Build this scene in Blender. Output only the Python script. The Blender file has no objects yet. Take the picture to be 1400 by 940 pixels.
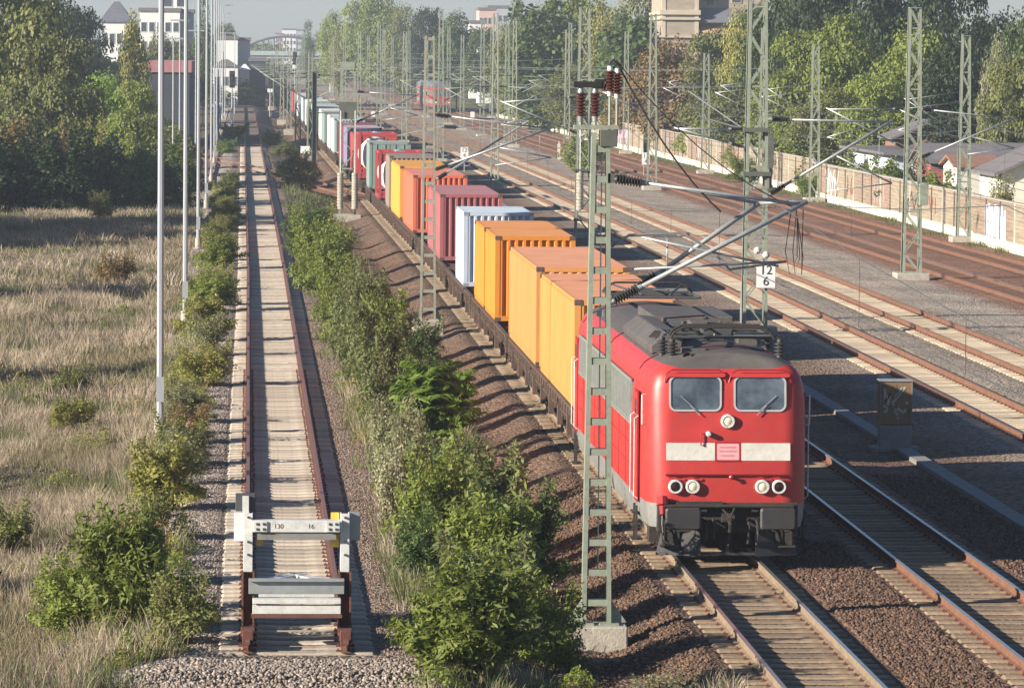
import bpy, math, random
import numpy as np
from mathutils import Vector, Matrix, Quaternion
R_ = math.radians
rnd = random.Random(7)
scene = bpy.context.scene
col = scene.collection

# ------------------------------------------------------------------ camera
F_PX, CAM_H = 6050.0, 9.58
YAW, PITCH, ROLL = math.atan(362/F_PX), math.atan(399/F_PX), 0.0085
f0 = Vector((math.sin(YAW), math.cos(YAW), 0)); r0 = Vector((math.cos(YAW), -math.sin(YAW), 0)); u0 = Vector((0, 0, 1))
FWD = f0*math.cos(PITCH) - u0*math.sin(PITCH)
UP = u0*math.cos(PITCH) + f0*math.sin(PITCH)
RC = r0*math.cos(ROLL) + UP*math.sin(ROLL)
UC = UP*math.cos(ROLL) - r0*math.sin(ROLL)
cd = bpy.data.cameras.new('camera'); cam = bpy.data.objects.new('camera', cd); col.objects.link(cam)
cd.sensor_width = 36.0; cd.lens = 36.0*F_PX/1400.0; cd.clip_start = 1.0; cd.clip_end = 12000.0
cam.matrix_world = Matrix(((RC.x, UC.x, -FWD.x, 0), (RC.y, UC.y, -FWD.y, 0), (RC.z, UC.z, -FWD.z, CAM_H), (0, 0, 0, 1)))
scene.camera = cam

# ------------------------------------------------------------------ sky and sun
SUN_EL, SUN_AZ = R_(20.4), R_(24)          # the light travels towards +X, turned SUN_AZ towards +Y
sd = Vector((math.cos(SUN_EL)*math.cos(SUN_AZ), math.cos(SUN_EL)*math.sin(SUN_AZ), -math.sin(SUN_EL)))
w = bpy.data.worlds.new('World'); scene.world = w; w.use_nodes = True
nt = w.node_tree; bg = nt.nodes['Background']
sky = nt.nodes.new('ShaderNodeTexSky'); sky.sky_type = 'NISHITA'; sky.sun_disc = False
sky.sun_elevation = SUN_EL; sky.sun_rotation = math.atan2(-sd.x, -sd.y)
sky.air_density = 1.0; sky.dust_density = 0.15; sky.ozone_density = 5.0; sky.altitude = 50
nt.links.new(sky.outputs['Color'], bg.inputs['Color']); bg.inputs['Strength'].default_value = 0.05
sl = bpy.data.lights.new('sun', 'SUN'); sl.energy = 5.0; sl.angle = R_(0.55); sl.color = (1.0, 0.905, 0.765)
so = bpy.data.objects.new('sun', sl); col.objects.link(so); so.rotation_euler = sd.to_track_quat('-Z', 'Y').to_euler()
so.location = (-60, 0, 60)
scene.render.engine = 'CYCLES'
scene.view_settings.view_transform = 'Standard'; scene.view_settings.look = 'None'
scene.view_settings.exposure = 1.08; scene.view_settings.gamma = 1.0
scene.cycles.max_bounces = 5; scene.cycles.diffuse_bounces = 3; scene.cycles.glossy_bounces = 2
scene.cycles.transmission_bounces = 2; scene.cycles.volume_bounces = 0; scene.cycles.transparent_max_bounces = 4
scene.cycles.use_denoising = True

# ------------------------------------------------------------------ helpers
def ray(px, py):                            # direction from the camera through a point of the 1400x940 photograph
    return FWD*F_PX + RC*(px-700) - UC*(py-470)
def G(px, py, z=0.0):                       # ... where it meets the level z
    d = ray(px, py); t = (z-CAM_H)/d.z; return Vector((d.x*t, d.y*t, z))
def GY(px, py, Y):                          # ... where it meets the distance Y
    d = ray(px, py); t = Y/d.y; return Vector((d.x*t, Y, CAM_H+d.z*t))
def drift(Y, k=.0042): return -k*max(0.0, Y-180.0)

class MB:
    def __init__(s): s.v = []; s.f = []; s.m = []
    def add(s, vs, fs, m=0):
        b = len(s.v); s.v += [tuple(p) for p in vs]; s.f += [tuple(b+i for i in f) for f in fs]; s.m += [m]*len(fs)
        return s
    def box(s, x0, x1, y0, y1, z0, z1, m=0):
        return s.add([(x0,y0,z0),(x1,y0,z0),(x1,y1,z0),(x0,y1,z0),(x0,y0,z1),(x1,y0,z1),(x1,y1,z1),(x0,y1,z1)],
                     [(0,3,2,1),(4,5,6,7),(0,1,5,4),(1,2,6,5),(2,3,7,6),(3,0,4,7)], m)
    def beam(s, p, q, wd, ht=None, m=0, up=(0,0,1), w2=None):
        p = Vector(p); q = Vector(q); d = (q-p).normalized(); u = Vector(up)
        if abs(d.dot(u)) > .98: u = Vector((0,1,0))
        a = d.cross(u).normalized(); b = a.cross(d); ht = ht or wd; vs = []
        for c, k in ((p, 1), (q, (w2 or wd)/wd)):
            for sx, sy in ((-1,-1),(1,-1),(1,1),(-1,1)): vs.append(c+a*(sx*wd*k/2)+b*(sy*ht*k/2))
        return s.add(vs, [(0,3,2,1),(4,5,6,7),(0,1,5,4),(1,2,6,5),(2,3,7,6),(3,0,4,7)], m)
    def tube(s, pts, r, n=6, m=0, r2=None):
        pts = [Vector(p) for p in pts]; N = len(pts); vs = []; up = Vector((0.13,0.31,0.94))
        for i, p in enumerate(pts):
            d = (pts[min(i+1,N-1)]-pts[max(i-1,0)]).normalized(); u = up if abs(d.dot(up)) < .97 else Vector((1,0,0))
            a = d.cross(u).normalized(); b = a.cross(d)
            rr = r if r2 is None else r+(r2-r)*i/max(1,N-1)
            for k in range(n):
                t = 2*math.pi*k/n; vs.append(p+a*(rr*math.cos(t))+b*(rr*math.sin(t)))
        fs = [(i*n+k, i*n+(k+1)%n, (i+1)*n+(k+1)%n, (i+1)*n+k) for i in range(N-1) for k in range(n)]
        fs += [tuple(range(n))[::-1], tuple(range((N-1)*n, N*n))]
        return s.add(vs, fs, m)
    def lathe(s, p, d, prof, n=12, m=0):        # prof: (distance along d, radius)
        p = Vector(p); d = Vector(d).normalized(); u = Vector((0,0,1)) if abs(d.z) < .9 else Vector((1,0,0))
        a = d.cross(u).normalized(); b = a.cross(d); vs = []
        for h, r in prof:
            for k in range(n):
                t = 2*math.pi*k/n; vs.append(p+d*h+a*(r*math.cos(t))+b*(r*math.sin(t)))
        N = len(prof)
        fs = [(i*n+k, i*n+(k+1)%n, (i+1)*n+(k+1)%n, (i+1)*n+k) for i in range(N-1) for k in range(n)]
        fs += [tuple(range(n))[::-1], tuple(range((N-1)*n, N*n))]
        return s.add(vs, fs, m)
    def prism(s, poly, ax, a0, a1, m=0):        # poly in the two other axes (in x,y,z order), extruded along ax
        def P(u, v, t): return (t,u,v) if ax == 0 else (u,t,v) if ax == 1 else (u,v,t)
        n = len(poly); vs = [P(u,v,a0) for u,v in poly]+[P(u,v,a1) for u,v in poly]
        return s.add(vs, [tuple(range(n))[::-1], tuple(range(n,2*n))]+[(i,(i+1)%n,n+(i+1)%n,n+i) for i in range(n)], m)
    def build(s, name, mats, parent=None, smooth=False, bevel=0, loc=None, fix=True):
        me = bpy.data.meshes.new(name); me.from_pydata(s.v, [], s.f)
        for mt in (mats if isinstance(mats, (list, tuple)) else [mats]): me.materials.append(mt)
        me.polygons.foreach_set('material_index', s.m)
        if fix:
            import bmesh
            bm = bmesh.new(); bm.from_mesh(me); bmesh.ops.recalc_face_normals(bm, faces=bm.faces); bm.to_mesh(me); bm.free()
        if smooth: me.polygons.foreach_set('use_smooth', [True]*len(me.polygons))
        me.update()
        o = bpy.data.objects.new(name, me); col.objects.link(o)
        if parent: o.parent = parent
        if loc: o.location = loc
        if bevel:
            b = o.modifiers.new('bevel', 'BEVEL'); b.width = bevel; b.segments = 2; b.limit_method = 'ANGLE'
        if smooth == 'auto':
            try: me.set_sharp_from_angle(angle=R_(38))
            except Exception: pass
        return o
def tag(o, label, cat, group=None):
    o['label'] = label; o['category'] = cat
    if group: o['group'] = group
    return o
def thing(name, label, cat, loc=(0,0,0), rz=0.0, group=None):
    o = bpy.data.objects.new(name, None); col.objects.link(o); o.location = loc; o.rotation_euler = (0,0,rz); o.empty_display_size = .3
    return tag(o, label, cat, group)
def kind(o, k): o['kind'] = k; return o
def dup(o, parent=None, kids=True):
    c = o.copy(); col.objects.link(c)
    if parent: c.parent = parent
    if kids:
        for ch in list(o.children): dup(ch, c)
    return c
def mesh_from(name, V, Fq, mats, parent=None, mi=None, smooth=False):
    """numpy vertices (n,3) and faces (m,k), k fixed"""
    me = bpy.data.meshes.new(name); n, k = Fq.shape
    me.vertices.add(len(V)); me.vertices.foreach_set('co', np.ascontiguousarray(V, dtype=np.float32).ravel())
    me.loops.add(n*k); me.loops.foreach_set('vertex_index', np.ascontiguousarray(Fq, dtype=np.int32).ravel())
    me.polygons.add(n); me.polygons.foreach_set('loop_start', np.arange(0, n*k, k, dtype=np.int32))
    for mt in (mats if isinstance(mats, (list, tuple)) else [mats]): me.materials.append(mt)
    if mi is not None: me.polygons.foreach_set('material_index', np.ascontiguousarray(mi, dtype=np.int32))
    if smooth: me.polygons.foreach_set('use_smooth', np.ones(n, dtype=bool))
    me.update(calc_edges=True)
    o = bpy.data.objects.new(name, me); col.objects.link(o)
    if parent: o.parent = parent
    return o

# ------------------------------------------------------------------ materials
def newmat(name):
    m = bpy.data.materials.new(name); m.use_nodes = True; n = m.node_tree
    return m, n, n.nodes['Principled BSDF']
def ND(n, t, **kw):
    x = n.nodes.new(t)
    for k, v in kw.items():
        if k in x.inputs: x.inputs[k].default_value = v
        else: setattr(x, k, v)
    return x
def ramp(n, stops, interp='LINEAR'):
    r = n.nodes.new('ShaderNodeValToRGB'); e = r.color_ramp.elements; r.color_ramp.interpolation = interp
    while len(e) < len(stops): e.new(0.5)
    for el, (p, c) in zip(e, stops): el.position = p; el.color = (*c, 1) if len(c) == 3 else c
    return r
def pm(name, c1, c2=None, sc=3.0, rough=.6, metal=0.0, bump=0.0, bsc=None, dirt=None, dirt_amt=.5, spec=.5, stretch=None):
    """paint, metal, stone: two colours in worn patches, an optional third for grime, a little relief"""
    m, n, b = newmat(name); L = n.links.new
    b.inputs['Roughness'].default_value = rough; b.inputs['Metallic'].default_value = metal
    b.inputs['Specular IOR Level'].default_value = spec
    tc = ND(n, 'ShaderNodeTexCoord'); src = tc.outputs['Object']
    if stretch:
        mp = ND(n, 'ShaderNodeMapping'); mp.inputs['Scale'].default_value = stretch; L(src, mp.inputs['Vector']); src = mp.outputs['Vector']
    c2 = c2 or tuple(x*.75 for x in c1)
    nz = ND(n, 'ShaderNodeTexNoise', Scale=sc, Detail=6.0, Roughness=.65); L(src, nz.inputs['Vector'])
    rp = ramp(n, [(.35, c1), (.68, c2)]); L(nz.outputs['Fac'], rp.inputs['Fac']); out = rp.outputs['Color']
    if dirt:
        n2 = ND(n, 'ShaderNodeTexNoise', Scale=sc*3.1, Detail=8.0, Roughness=.75); L(src, n2.inputs['Vector'])
        r2 = ramp(n, [(.5, (0,0,0)), (.72, (1,1,1))]); L(n2.outputs['Fac'], r2.inputs['Fac'])
        mu = ND(n, 'ShaderNodeMath', operation='MULTIPLY'); mu.inputs[1].default_value = dirt_amt; L(r2.outputs['Color'], mu.inputs[0])
        mx = ND(n, 'ShaderNodeMix', data_type='RGBA'); L(mu.outputs[0], mx.inputs[0]); L(out, mx.inputs[6]); mx.inputs[7].default_value = (*dirt, 1); out = mx.outputs[2]
    L(out, b.inputs['Base Color'])
    if bump:
        n3 = ND(n, 'ShaderNodeTexNoise', Scale=bsc or sc*6, Detail=5.0); L(src, n3.inputs['Vector'])
        bp = ND(n, 'ShaderNodeBump', Strength=bump, Distance=.03); L(n3.outputs['Fac'], bp.inputs['Height']); L(bp.outputs['Normal'], b.inputs['Normal'])
    return m
def leafmat(name, cols, trans=.3, rough=.55):
    m, n, b = newmat(name); L = n.links.new
    ge = ND(n, 'ShaderNodeNewGeometry'); k = len(cols)
    rp = ramp(n, [(i/max(1,k-1), c) for i, c in enumerate(cols)]); L(ge.outputs['Random Per Island'], rp.inputs['Fac'])
    oi = ND(n, 'ShaderNodeObjectInfo'); hs = ND(n, 'ShaderNodeHueSaturation'); L(rp.outputs['Color'], hs.inputs['Color'])
    mr = ND(n, 'ShaderNodeMapRange'); mr.inputs[3].default_value = .8; mr.inputs[4].default_value = 1.2; L(oi.outputs['Random'], mr.inputs[0]); L(mr.outputs[0], hs.inputs['Value'])
    b.inputs['Roughness'].default_value = rough; b.inputs['Specular IOR Level'].default_value = .3
    L(hs.outputs['Color'], b.inputs['Base Color'])
    tr = ND(n, 'ShaderNodeBsdfTranslucent'); L(hs.outputs['Color'], tr.inputs['Color'])
    mx = ND(n, 'ShaderNodeMixShader'); mx.inputs[0].default_value = trans
    L(b.outputs[0], mx.inputs[1]); L(tr.outputs[0], mx.inputs[2]); L(mx.outputs[0], n.nodes['Material Output'].inputs['Surface'])
    return m

M = {}
M['rail_rust'] = pm('rail_rust', (.17,.065,.04), (.10,.045,.03), 6, .8, bump=.3)
M['rail_top_rust'] = pm('rail_top_rust', (.22,.11,.09), (.16,.085,.075), 5, .5)
M['rail_orange'] = pm('rail_orange', (.21,.10,.058), (.13,.062,.038), 4, .8, bump=.3)
M['rail_shine'] = pm('rail_shine', (.66,.64,.62), (.50,.48,.46), 8, .34, metal=.9)
def sleepermat(name, c1, c2, dirt):
    """weathered sleepers: every one its own tone, stained along the middle"""
    m = pm(name, c1, c2, 5, .9, bump=.35, dirt=dirt, dirt_amt=.55); n = m.node_tree; L = n.links.new; b = n.nodes['Principled BSDF']
    src = b.inputs['Base Color'].links[0].from_socket; ge = ND(n, 'ShaderNodeNewGeometry'); oi = ND(n, 'ShaderNodeObjectInfo')
    ad = ND(n, 'ShaderNodeMath', operation='ADD'); L(ge.outputs['Random Per Island'], ad.inputs[0]); L(oi.outputs['Random'], ad.inputs[1]); fr = ND(n, 'ShaderNodeMath', operation='FRACT'); L(ad.outputs[0], fr.inputs[0])
    mr = ND(n, 'ShaderNodeMapRange'); mr.inputs[3].default_value = .68; mr.inputs[4].default_value = 1.12; L(fr.outputs[0], mr.inputs[0])
    sc_ = ND(n, 'ShaderNodeVectorMath', operation='SCALE'); L(src, sc_.inputs[0]); L(mr.outputs[0], sc_.inputs['Scale']); L(sc_.outputs[0], b.inputs['Base Color']); return m
M['sleeper_pale'] = sleepermat('sleeper_pale', (.60,.51,.41), (.43,.36,.28), (.20,.15,.115)); M['sleeper_brown'] = sleepermat('sleeper_brown', (.34,.25,.165), (.20,.145,.095), (.10,.06,.042))
M['sleeper_sand'] = sleepermat('sleeper_sand', (.60,.50,.37), (.46,.37,.26), (.27,.19,.13)); M['sleeper_rust'] = sleepermat('sleeper_rust', (.17,.09,.055), (.11,.06,.04), (.07,.04,.03))
M['clip'] = pm('clip', (.15,.05,.035), (.08,.03,.025), 9, .8)
M['mast_green'] = pm('mast_green', (.29,.325,.255), (.23,.255,.20), 3, .6, dirt=(.15,.12,.085), dirt_amt=.6)
M['mast_beige'] = pm('mast_beige', (.33,.33,.27), (.25,.25,.205), 3, .6, dirt=(.15,.13,.10), dirt_amt=.5)
M['mast_dark'] = pm('mast_dark', (.11,.12,.10), (.08,.085,.07), 3, .7)
M['galv'] = pm('galv', (.40,.42,.43), (.30,.32,.33), 4, .38, metal=.35, dirt=(.25,.25,.25), dirt_amt=.3)
M['pole_white'] = pm('pole_white', (.40,.42,.45), (.33,.35,.38), 2.5, .45, metal=.1, dirt=(.24,.25,.26), dirt_amt=.4, stretch=(3,3,.5))
M['concrete'] = pm('concrete', (.46,.42,.35), (.33,.30,.25), 4, .9, bump=.4, dirt=(.18,.16,.13), dirt_amt=.6)
M['concrete_dark'] = pm('concrete_dark', (.26,.25,.23), (.19,.18,.17), 4, .9, bump=.3)
M['wire'] = pm('wire', (.16,.17,.17), (.10,.10,.10), 8, .5, metal=.4)
M['wire_pale'] = pm('wire_pale', (.42,.44,.44), (.30,.32,.32), 8, .5, metal=.3)
M['wire_black'] = pm('wire_black', (.015,.015,.015), (.025,.022,.02), 8, .5)
M['ins_brown'] = pm('ins_brown', (.10,.028,.02), (.06,.02,.018), 8, .18)
M['ins_black'] = pm('ins_black', (.03,.03,.032), (.05,.048,.045), 8, .3)
M['white'] = pm('white', (.66,.66,.64), (.54,.54,.52), 5, .55, dirt=(.30,.24,.19), dirt_amt=.55)
M['white_sign'] = pm('white_sign', (.82,.82,.80), (.76,.76,.74), 5, .4)
M['black'] = pm('black', (.02,.02,.02), (.03,.03,.03), 8, .5)
M['grey_dark'] = pm('grey_dark', (.07,.075,.08), (.05,.052,.055), 5, .6)
M['red_loco'] = pm('red_loco', (.50,.043,.038), (.41,.034,.032), 1.6, .42, dirt=(.24,.07,.055), dirt_amt=.55, spec=.5)
M['red_trim'] = pm('red_trim', (.36,.015,.02), (.28,.012,.018), 2, .45)
M['skirt'] = pm('skirt', (.24,.24,.23), (.18,.175,.165), 2, .6, dirt=(.12,.09,.07), dirt_amt=.6)
M['roof_loco'] = pm('roof_loco', (.105,.095,.09), (.07,.063,.06), 2.2, .7, dirt=(.15,.10,.08), dirt_amt=.6, bump=.15)
M['under'] = pm('under', (.036,.030,.026), (.024,.020,.018), 3, .85, dirt=(.10,.065,.045), dirt_amt=.6, bump=.3)
M['buffer'] = pm('buffer', (.030,.028,.031), (.045,.042,.041), 3, .55, dirt=(.03,.03,.03), dirt_amt=.5)
M['louvre'] = pm('louvre', (.26,.27,.25), (.20,.21,.195), 3, .55, dirt=(.12,.11,.10), dirt_amt=.5)
M['band'] = pm('band', (.66,.64,.58), (.55,.53,.48), 4, .5, dirt=(.40,.33,.27), dirt_amt=.5)
M['plate_pink'] = pm('plate_pink', (.72,.36,.38), (.66,.32,.34), 6, .5)
M['lens'] = pm('lens', (.85,.78,.58), (.72,.65,.48), 9, .15)
M['lens_red'] = pm('lens_red', (.035,.012,.012), (.02,.01,.01), 9, .12)
M['glass'] = pm('glass', (.045,.055,.07), (.13,.155,.185), 2.6, .05, spec=.9)  # paler blue patches put the reflection into the glass colour
M['wagon'] = pm('wagon', (.115,.075,.055), (.075,.05,.038), 2, .85, dirt=(.16,.085,.05), dirt_amt=.6, bump=.3)
M['meadow'] = None
M['ridge_dark'] = pm('ridge_dark', (.13,.008,.012), None, 5, .5)
M['frame_bright'] = pm('frame_bright', (.46,.46,.46), (.38,.38,.38), 5, .35)
# ------------------------------------------------------------------ ground
def ground_material():
    m, n, b = newmat('ballast_and_soil'); L = n.links.new
    b.inputs['Roughness'].default_value = .95; b.inputs['Specular IOR Level'].default_value = .15
    tc = ND(n, 'ShaderNodeTexCoord'); sx = ND(n, 'ShaderNodeSeparateXYZ'); L(tc.outputs['Object'], sx.inputs[0])
    nz = ND(n, 'ShaderNodeTexNoise', Scale=.55, Detail=5.0, Roughness=.6); L(tc.outputs['Object'], nz.inputs['Vector'])
    a = ND(n, 'ShaderNodeMath', operation='MULTIPLY_ADD'); a.inputs[1].default_value = .9; a.inputs[2].default_value = -.45; L(nz.outputs['Fac'], a.inputs[0])
    # the tracks lean to the left far away: follow them
    yy = ND(n, 'ShaderNodeMath', operation='MULTIPLY_ADD'); yy.inputs[1].default_value = .0035; yy.inputs[2].default_value = -.63; L(sx.outputs['Y'], yy.inputs[0])
    ym = ND(n, 'ShaderNodeMath', operation='MAXIMUM'); ym.inputs[1].default_value = 0; L(yy.outputs[0], ym.inputs[0])
    s1 = ND(n, 'ShaderNodeMath', operation='ADD'); L(sx.outputs['X'], s1.inputs[0]); L(a.outputs[0], s1.inputs[1])
    s2 = ND(n, 'ShaderNodeMath', operation='ADD'); L(s1.outputs[0], s2.inputs[0]); L(ym.outputs[0], s2.inputs[1])
    mr = ND(n, 'ShaderNodeMapRange'); mr.inputs[1].default_value = -10; mr.inputs[2].default_value = 50; L(s2.outputs[0], mr.inputs[0])
    P = lambda x: (x+10)/60
    SB, TB, SD = (.17,.135,.11), (.10,.066,.05), (.27,.22,.16)
    C = [(-10,(.10,.085,.05)), (-3.0,(.11,.09,.055)), (-2.3,(.34,.29,.245)), (-.75,(.34,.29,.245)), (-.55,SB), (2.0,SB), (2.25,(.22,.165,.135)), (3.6,(.18,.135,.10)),
         (5.0,(.14,.098,.070)), (7.2,(.155,.10,.072)), (7.5,TB), (9.9,TB), (10.2,(.15,.092,.066)), (15.5,(.145,.092,.067)), (17.2,(.185,.13,.095)), (18.4,(.25,.19,.155)), (18.7,SD), (21.2,SD), (21.5,(.27,.22,.18)), (22.4,(.27,.22,.18)), (22.65,SD), (25.2,SD),
         (25.5,(.32,.262,.215)), (28.4,(.33,.275,.225)), (29.3,(.22,.125,.09)), (36.4,(.20,.11,.078)), (37.3,(.13,.12,.05)), (50,(.10,.095,.045))]
    rp = ramp(n, [(P(x), c) for x, c in C]); L(mr.outputs[0], rp.inputs['Fac'])
    # stones: every cell its own grey
    vo = ND(n, 'ShaderNodeTexVoronoi', Scale=15.0); L(tc.outputs['Object'], vo.inputs['Vector'])
    hs = ND(n, 'ShaderNodeSeparateColor'); L(vo.outputs['Color'], hs.inputs[0])
    v1 = ND(n, 'ShaderNodeMapRange'); v1.inputs[3].default_value = .35; v1.inputs[4].default_value = 1.85; L(hs.outputs[0], v1.inputs[0])
    # larger patches, paler and darker
    n2 = ND(n, 'ShaderNodeTexNoise', Scale=.22, Detail=7.0, Roughness=.7); L(tc.outputs['Object'], n2.inputs['Vector'])
    v2 = ND(n, 'ShaderNodeMapRange'); v2.inputs[1].default_value = .3; v2.inputs[2].default_value = .7; v2.inputs[3].default_value = .68; v2.inputs[4].default_value = 1.35; L(n2.outputs['Fac'], v2.inputs[0])
    mm = ND(n, 'ShaderNodeMath', operation='MULTIPLY'); L(v1.outputs[0], mm.inputs[0]); L(v2.outputs[0], mm.inputs[1])
    vm = ND(n, 'ShaderNodeVectorMath', operation='SCALE'); L(rp.outputs['Color'], vm.inputs[0]); L(mm.outputs[0], vm.inputs['Scale'])
    L(vm.outputs[0], b.inputs['Base Color'])
    bp = ND(n, 'ShaderNodeBump', Strength=.9, Distance=.06); L(vo.outputs['Distance'], bp.inputs['Height']); bp.invert = True
    L(bp.outputs['Normal'], b.inputs['Normal'])
    return m
M['ground'] = ground_material()
def ground_z(X, Y):
    t = np.array([-400, -9, -4, -2.4, -1.2, -.62, -.45, 2.0, 2.2, 2.7, 3.8, 4.8, 6.1, 7.25, 7.5, 9.95, 10.1, 11.4, 11.6, 14.05, 14.2, 15, 17.2, 18.6, 18.75, 21.2, 21.35, 22.55, 22.7, 25.15, 25.3, 26, 28.6, 37, 60]);
    z = np.array([0, .0, .05, .25, .39, .39, .372, .372, .38, .36, .02, -.36, -.40, .035, .018, .018, .035, .035, .018, .018, .03, -.03, .03, .055, .035, .035, .055, .055, .035, .035, .055, .06, .0, .02, 0.])
    return np.interp(X, t, z)
xs = np.concatenate([[-1500,-800,-250,-80,-40,-25], np.arange(-18, -2.5, .4), np.arange(-2.5, 3, .11), np.arange(3, 7, .3), np.arange(7, 26, .16), np.arange(26, 46, .8), [50,60,80,120,250,800,1500]])
ys = np.concatenate([[-60, 0, 30, 45], np.arange(52, 130, .7), np.arange(130, 300, 3.0), np.arange(300, 900, 25.), [1000,1300,1700,2400,3400]])
XX, YY = np.meshgrid(xs, ys); rs = np.random.RandomState(3)
ZZ = ground_z(XX-np.array([drift(y) for y in ys])[:,None], YY)
wob = rs.normal(0, .03, XX.shape); free = (XX < -2.2) | ((XX > 3.0) & (XX < 6.0)); ZZ = ZZ+np.where(free & (XX > -18), wob*1.6, 0)
# the heap of stones that ends the siding
d_end = np.clip((65.2-YY)/1.2, 0, 1)
ZZ = np.where((XX > -2.2) & (XX < 4), ZZ-d_end*.25*(ground_z(XX, YY) > .1), ZZ)
ny, nx = XX.shape; idx = np.arange(nx*ny).reshape(ny, nx)
Fq = np.stack([idx[:-1,:-1], idx[:-1,1:], idx[1:,1:], idx[1:,:-1]], -1).reshape(-1, 4)
kind(mesh_from('ground', np.stack([XX, YY, ZZ], -1).reshape(-1, 3), Fq, M['ground'], smooth=True), 'structure')

# loose stones: on the heap at the end of the siding and on the ballast nearest the camera
def stones(name, label, boxes, mats, seed):
    r = np.random.RandomState(seed); base = np.array([(1,0,0),(-1,0,0),(0,1,0),(0,-1,0),(0,0,1),(0,0,-1)], float)
    tri = np.array([(0,2,4),(2,1,4),(1,3,4),(3,0,4),(2,0,5),(1,2,5),(3,1,5),(0,3,5)]); Vs = []; Fs = []; k = 0
    for (x0, x1, y0, y1, num, s0, s1) in boxes:
        X = r.uniform(x0, x1, num); Y = r.uniform(y0, y1, num)
        Z = ground_z(X, Y)-np.where((X > -2.2) & (X < 4), np.clip((65.2-Y)/1.2, 0, 1)*.25*(ground_z(X, Y) > .1), 0)
        S = r.uniform(s0, s1, num)
        A = base[None]*S[:,None,None]*r.uniform(.55, 1.15, (num, 6, 3))
        q = r.uniform(0, 6.28, num); c, s = np.cos(q), np.sin(q)
        AX = A[...,0]*c[:,None]-A[...,1]*s[:,None]; AY = A[...,0]*s[:,None]+A[...,1]*c[:,None]
        tilt = r.uniform(-.6, .6, num)[:,None]; AZ = A[...,2]*.8+AX*tilt
        V = np.stack([AX+X[:,None], AY+Y[:,None], AZ+Z[:,None]+S[:,None]*.25], -1)
        Vs.append(V.reshape(-1, 3)); Fs.append((tri[None]+6*np.arange(num)[:,None,None]+k).reshape(-1, 3)); k += 6*num
    o = mesh_from(name, np.concatenate(Vs), np.concatenate(Fs), mats); o['label'] = label; kind(o, 'stuff'); return o
def stonemat(name, cols):
    m, n, b = newmat(name); ge = ND(n, 'ShaderNodeNewGeometry')
    rp = ramp(n, [(i/(len(cols)-1), c) for i, c in enumerate(cols)]); n.links.new(ge.outputs['Random Per Island'], rp.inputs['Fac'])
    n.links.new(rp.outputs['Color'], b.inputs['Base Color']); b.inputs['Roughness'].default_value = .9; b.inputs['Specular IOR Level'].default_value = .2
    return m
M['stone_grey'] = stonemat('stone_grey', [(.14,.115,.10), (.33,.275,.24), (.21,.17,.145), (.44,.38,.33)])
M['stone_rust'] = stonemat('stone_rust', [(.052,.034,.026), (.165,.10,.07), (.095,.058,.043), (.23,.15,.105)])
stones('ballast_stones', 'loose grey ballast heaped where the siding ends', [(-1.8, 3.9, 62.6, 66.6, 9000, .022, .055)], M['stone_grey'], 5)
stones('ballast_stones', 'brown ballast stones between the two main tracks', [(10.05, 11.5, 62, 86, 12000, .025, .055), (5.2, 7.35, 61, 100, 14000, .022, .05), (14.2, 15.6, 66, 100, 7000, .025, .055)], M['stone_rust'], 6)
stones('ballast_stones', 'grey shoulder ballast left of the siding', [(-2.3, -.5, 67, 140, 20000, .014, .034)], M['stone_grey'], 8)
M['stone_brown'] = stonemat('stone_brown', [(.11,.078,.06), (.26,.19,.15), (.17,.12,.095), (.35,.27,.215)])
stones('ballast_stones', 'brownish shoulder ballast right of the siding', [(2.05, 3.7, 67, 150, 20000, .014, .034)], M['stone_brown'], 9)

# ------------------------------------------------------------------ tracks
def sleeper_mesh(top, L=1.22, mat='sleeper_pale', clipm='clip'):
    b = MB(); W = .13
    prof = [(-L, -.06), (-L+.06, -.005), (-.95, 0), (-.45, 0), (-.3, -.010), (.3, -.010), (.45, 0), (.95, 0), (L-.06, -.005), (L, -.06)]
    vs = []; 
    for x, z in prof: vs += [(x, -W-.02, z-.03), (x, -W, z), (x, W, z), (x, W+.02, z-.03), (x, W+.03, z-.16), (x, -W-.03, z-.16)]
    fs = [(6*i+k, 6*i+(k+1)%6, 6*i+6+(k+1)%6, 6*i+6+k) for i in range(len(prof)-1) for k in range(6)] + [(0,1,2,3,4,5), tuple(54+k for k in range(6))]
    b.add(vs, fs, 0)
    for sx in (-.75, .75):
        for d in (-.115, .115):
            b.box(sx+d*.95-.035, sx+d*.95+.035, -.06, .06, -.01, .018, 1); b.box(sx+d-.014, sx+d+.014, -.016, .016, .015, .045, 1)
    return b.build('sleeper', [M[mat], M[clipm]])
def rail(pts, off, zt, top, side, parent, hd=.17):
    """rail profile swept along a centre line pts [(x,y)], off to one side, top of the head at zt"""
    b = MB(); prof = [(-.036,0),(.036,0),(.036,-.035),(.011,-.05),(.011,-hd+.03),(.075,-hd+.012),(.075,-hd),(-.075,-hd),(-.075,-hd+.012),(-.011,-hd+.03),(-.011,-.05),(-.036,-.035)]
    n = len(prof); vs = []
    for i, (x, y) in enumerate(pts):
        a = Vector(pts[max(i-1,0)]); c = Vector(pts[min(i+1,len(pts)-1)]); d = (c-a).normalized(); nn = Vector((d.y, -d.x))
        for u, z in prof: vs.append((x+nn.x*(off+u), y+nn.y*(off+u), zt+z))
    b.add(vs, [(i*n+k, i*n+(k+1)%n, (i+1)*n+(k+1)%n, (i+1)*n+k) for i in range(len(pts)-1) for k in range(1, n)], 1)
    b.add([], [], 0)
    base = 0
    b.f += [(i*n, i*n+1, (i+1)*n+1, (i+1)*n) for i in range(len(pts)-1)]; b.m += [0]*(len(pts)-1)
    b.f.append(tuple(range(n))); b.m.append(1)
    return b.build('rail', [M[top], M[side]], parent)
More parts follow.
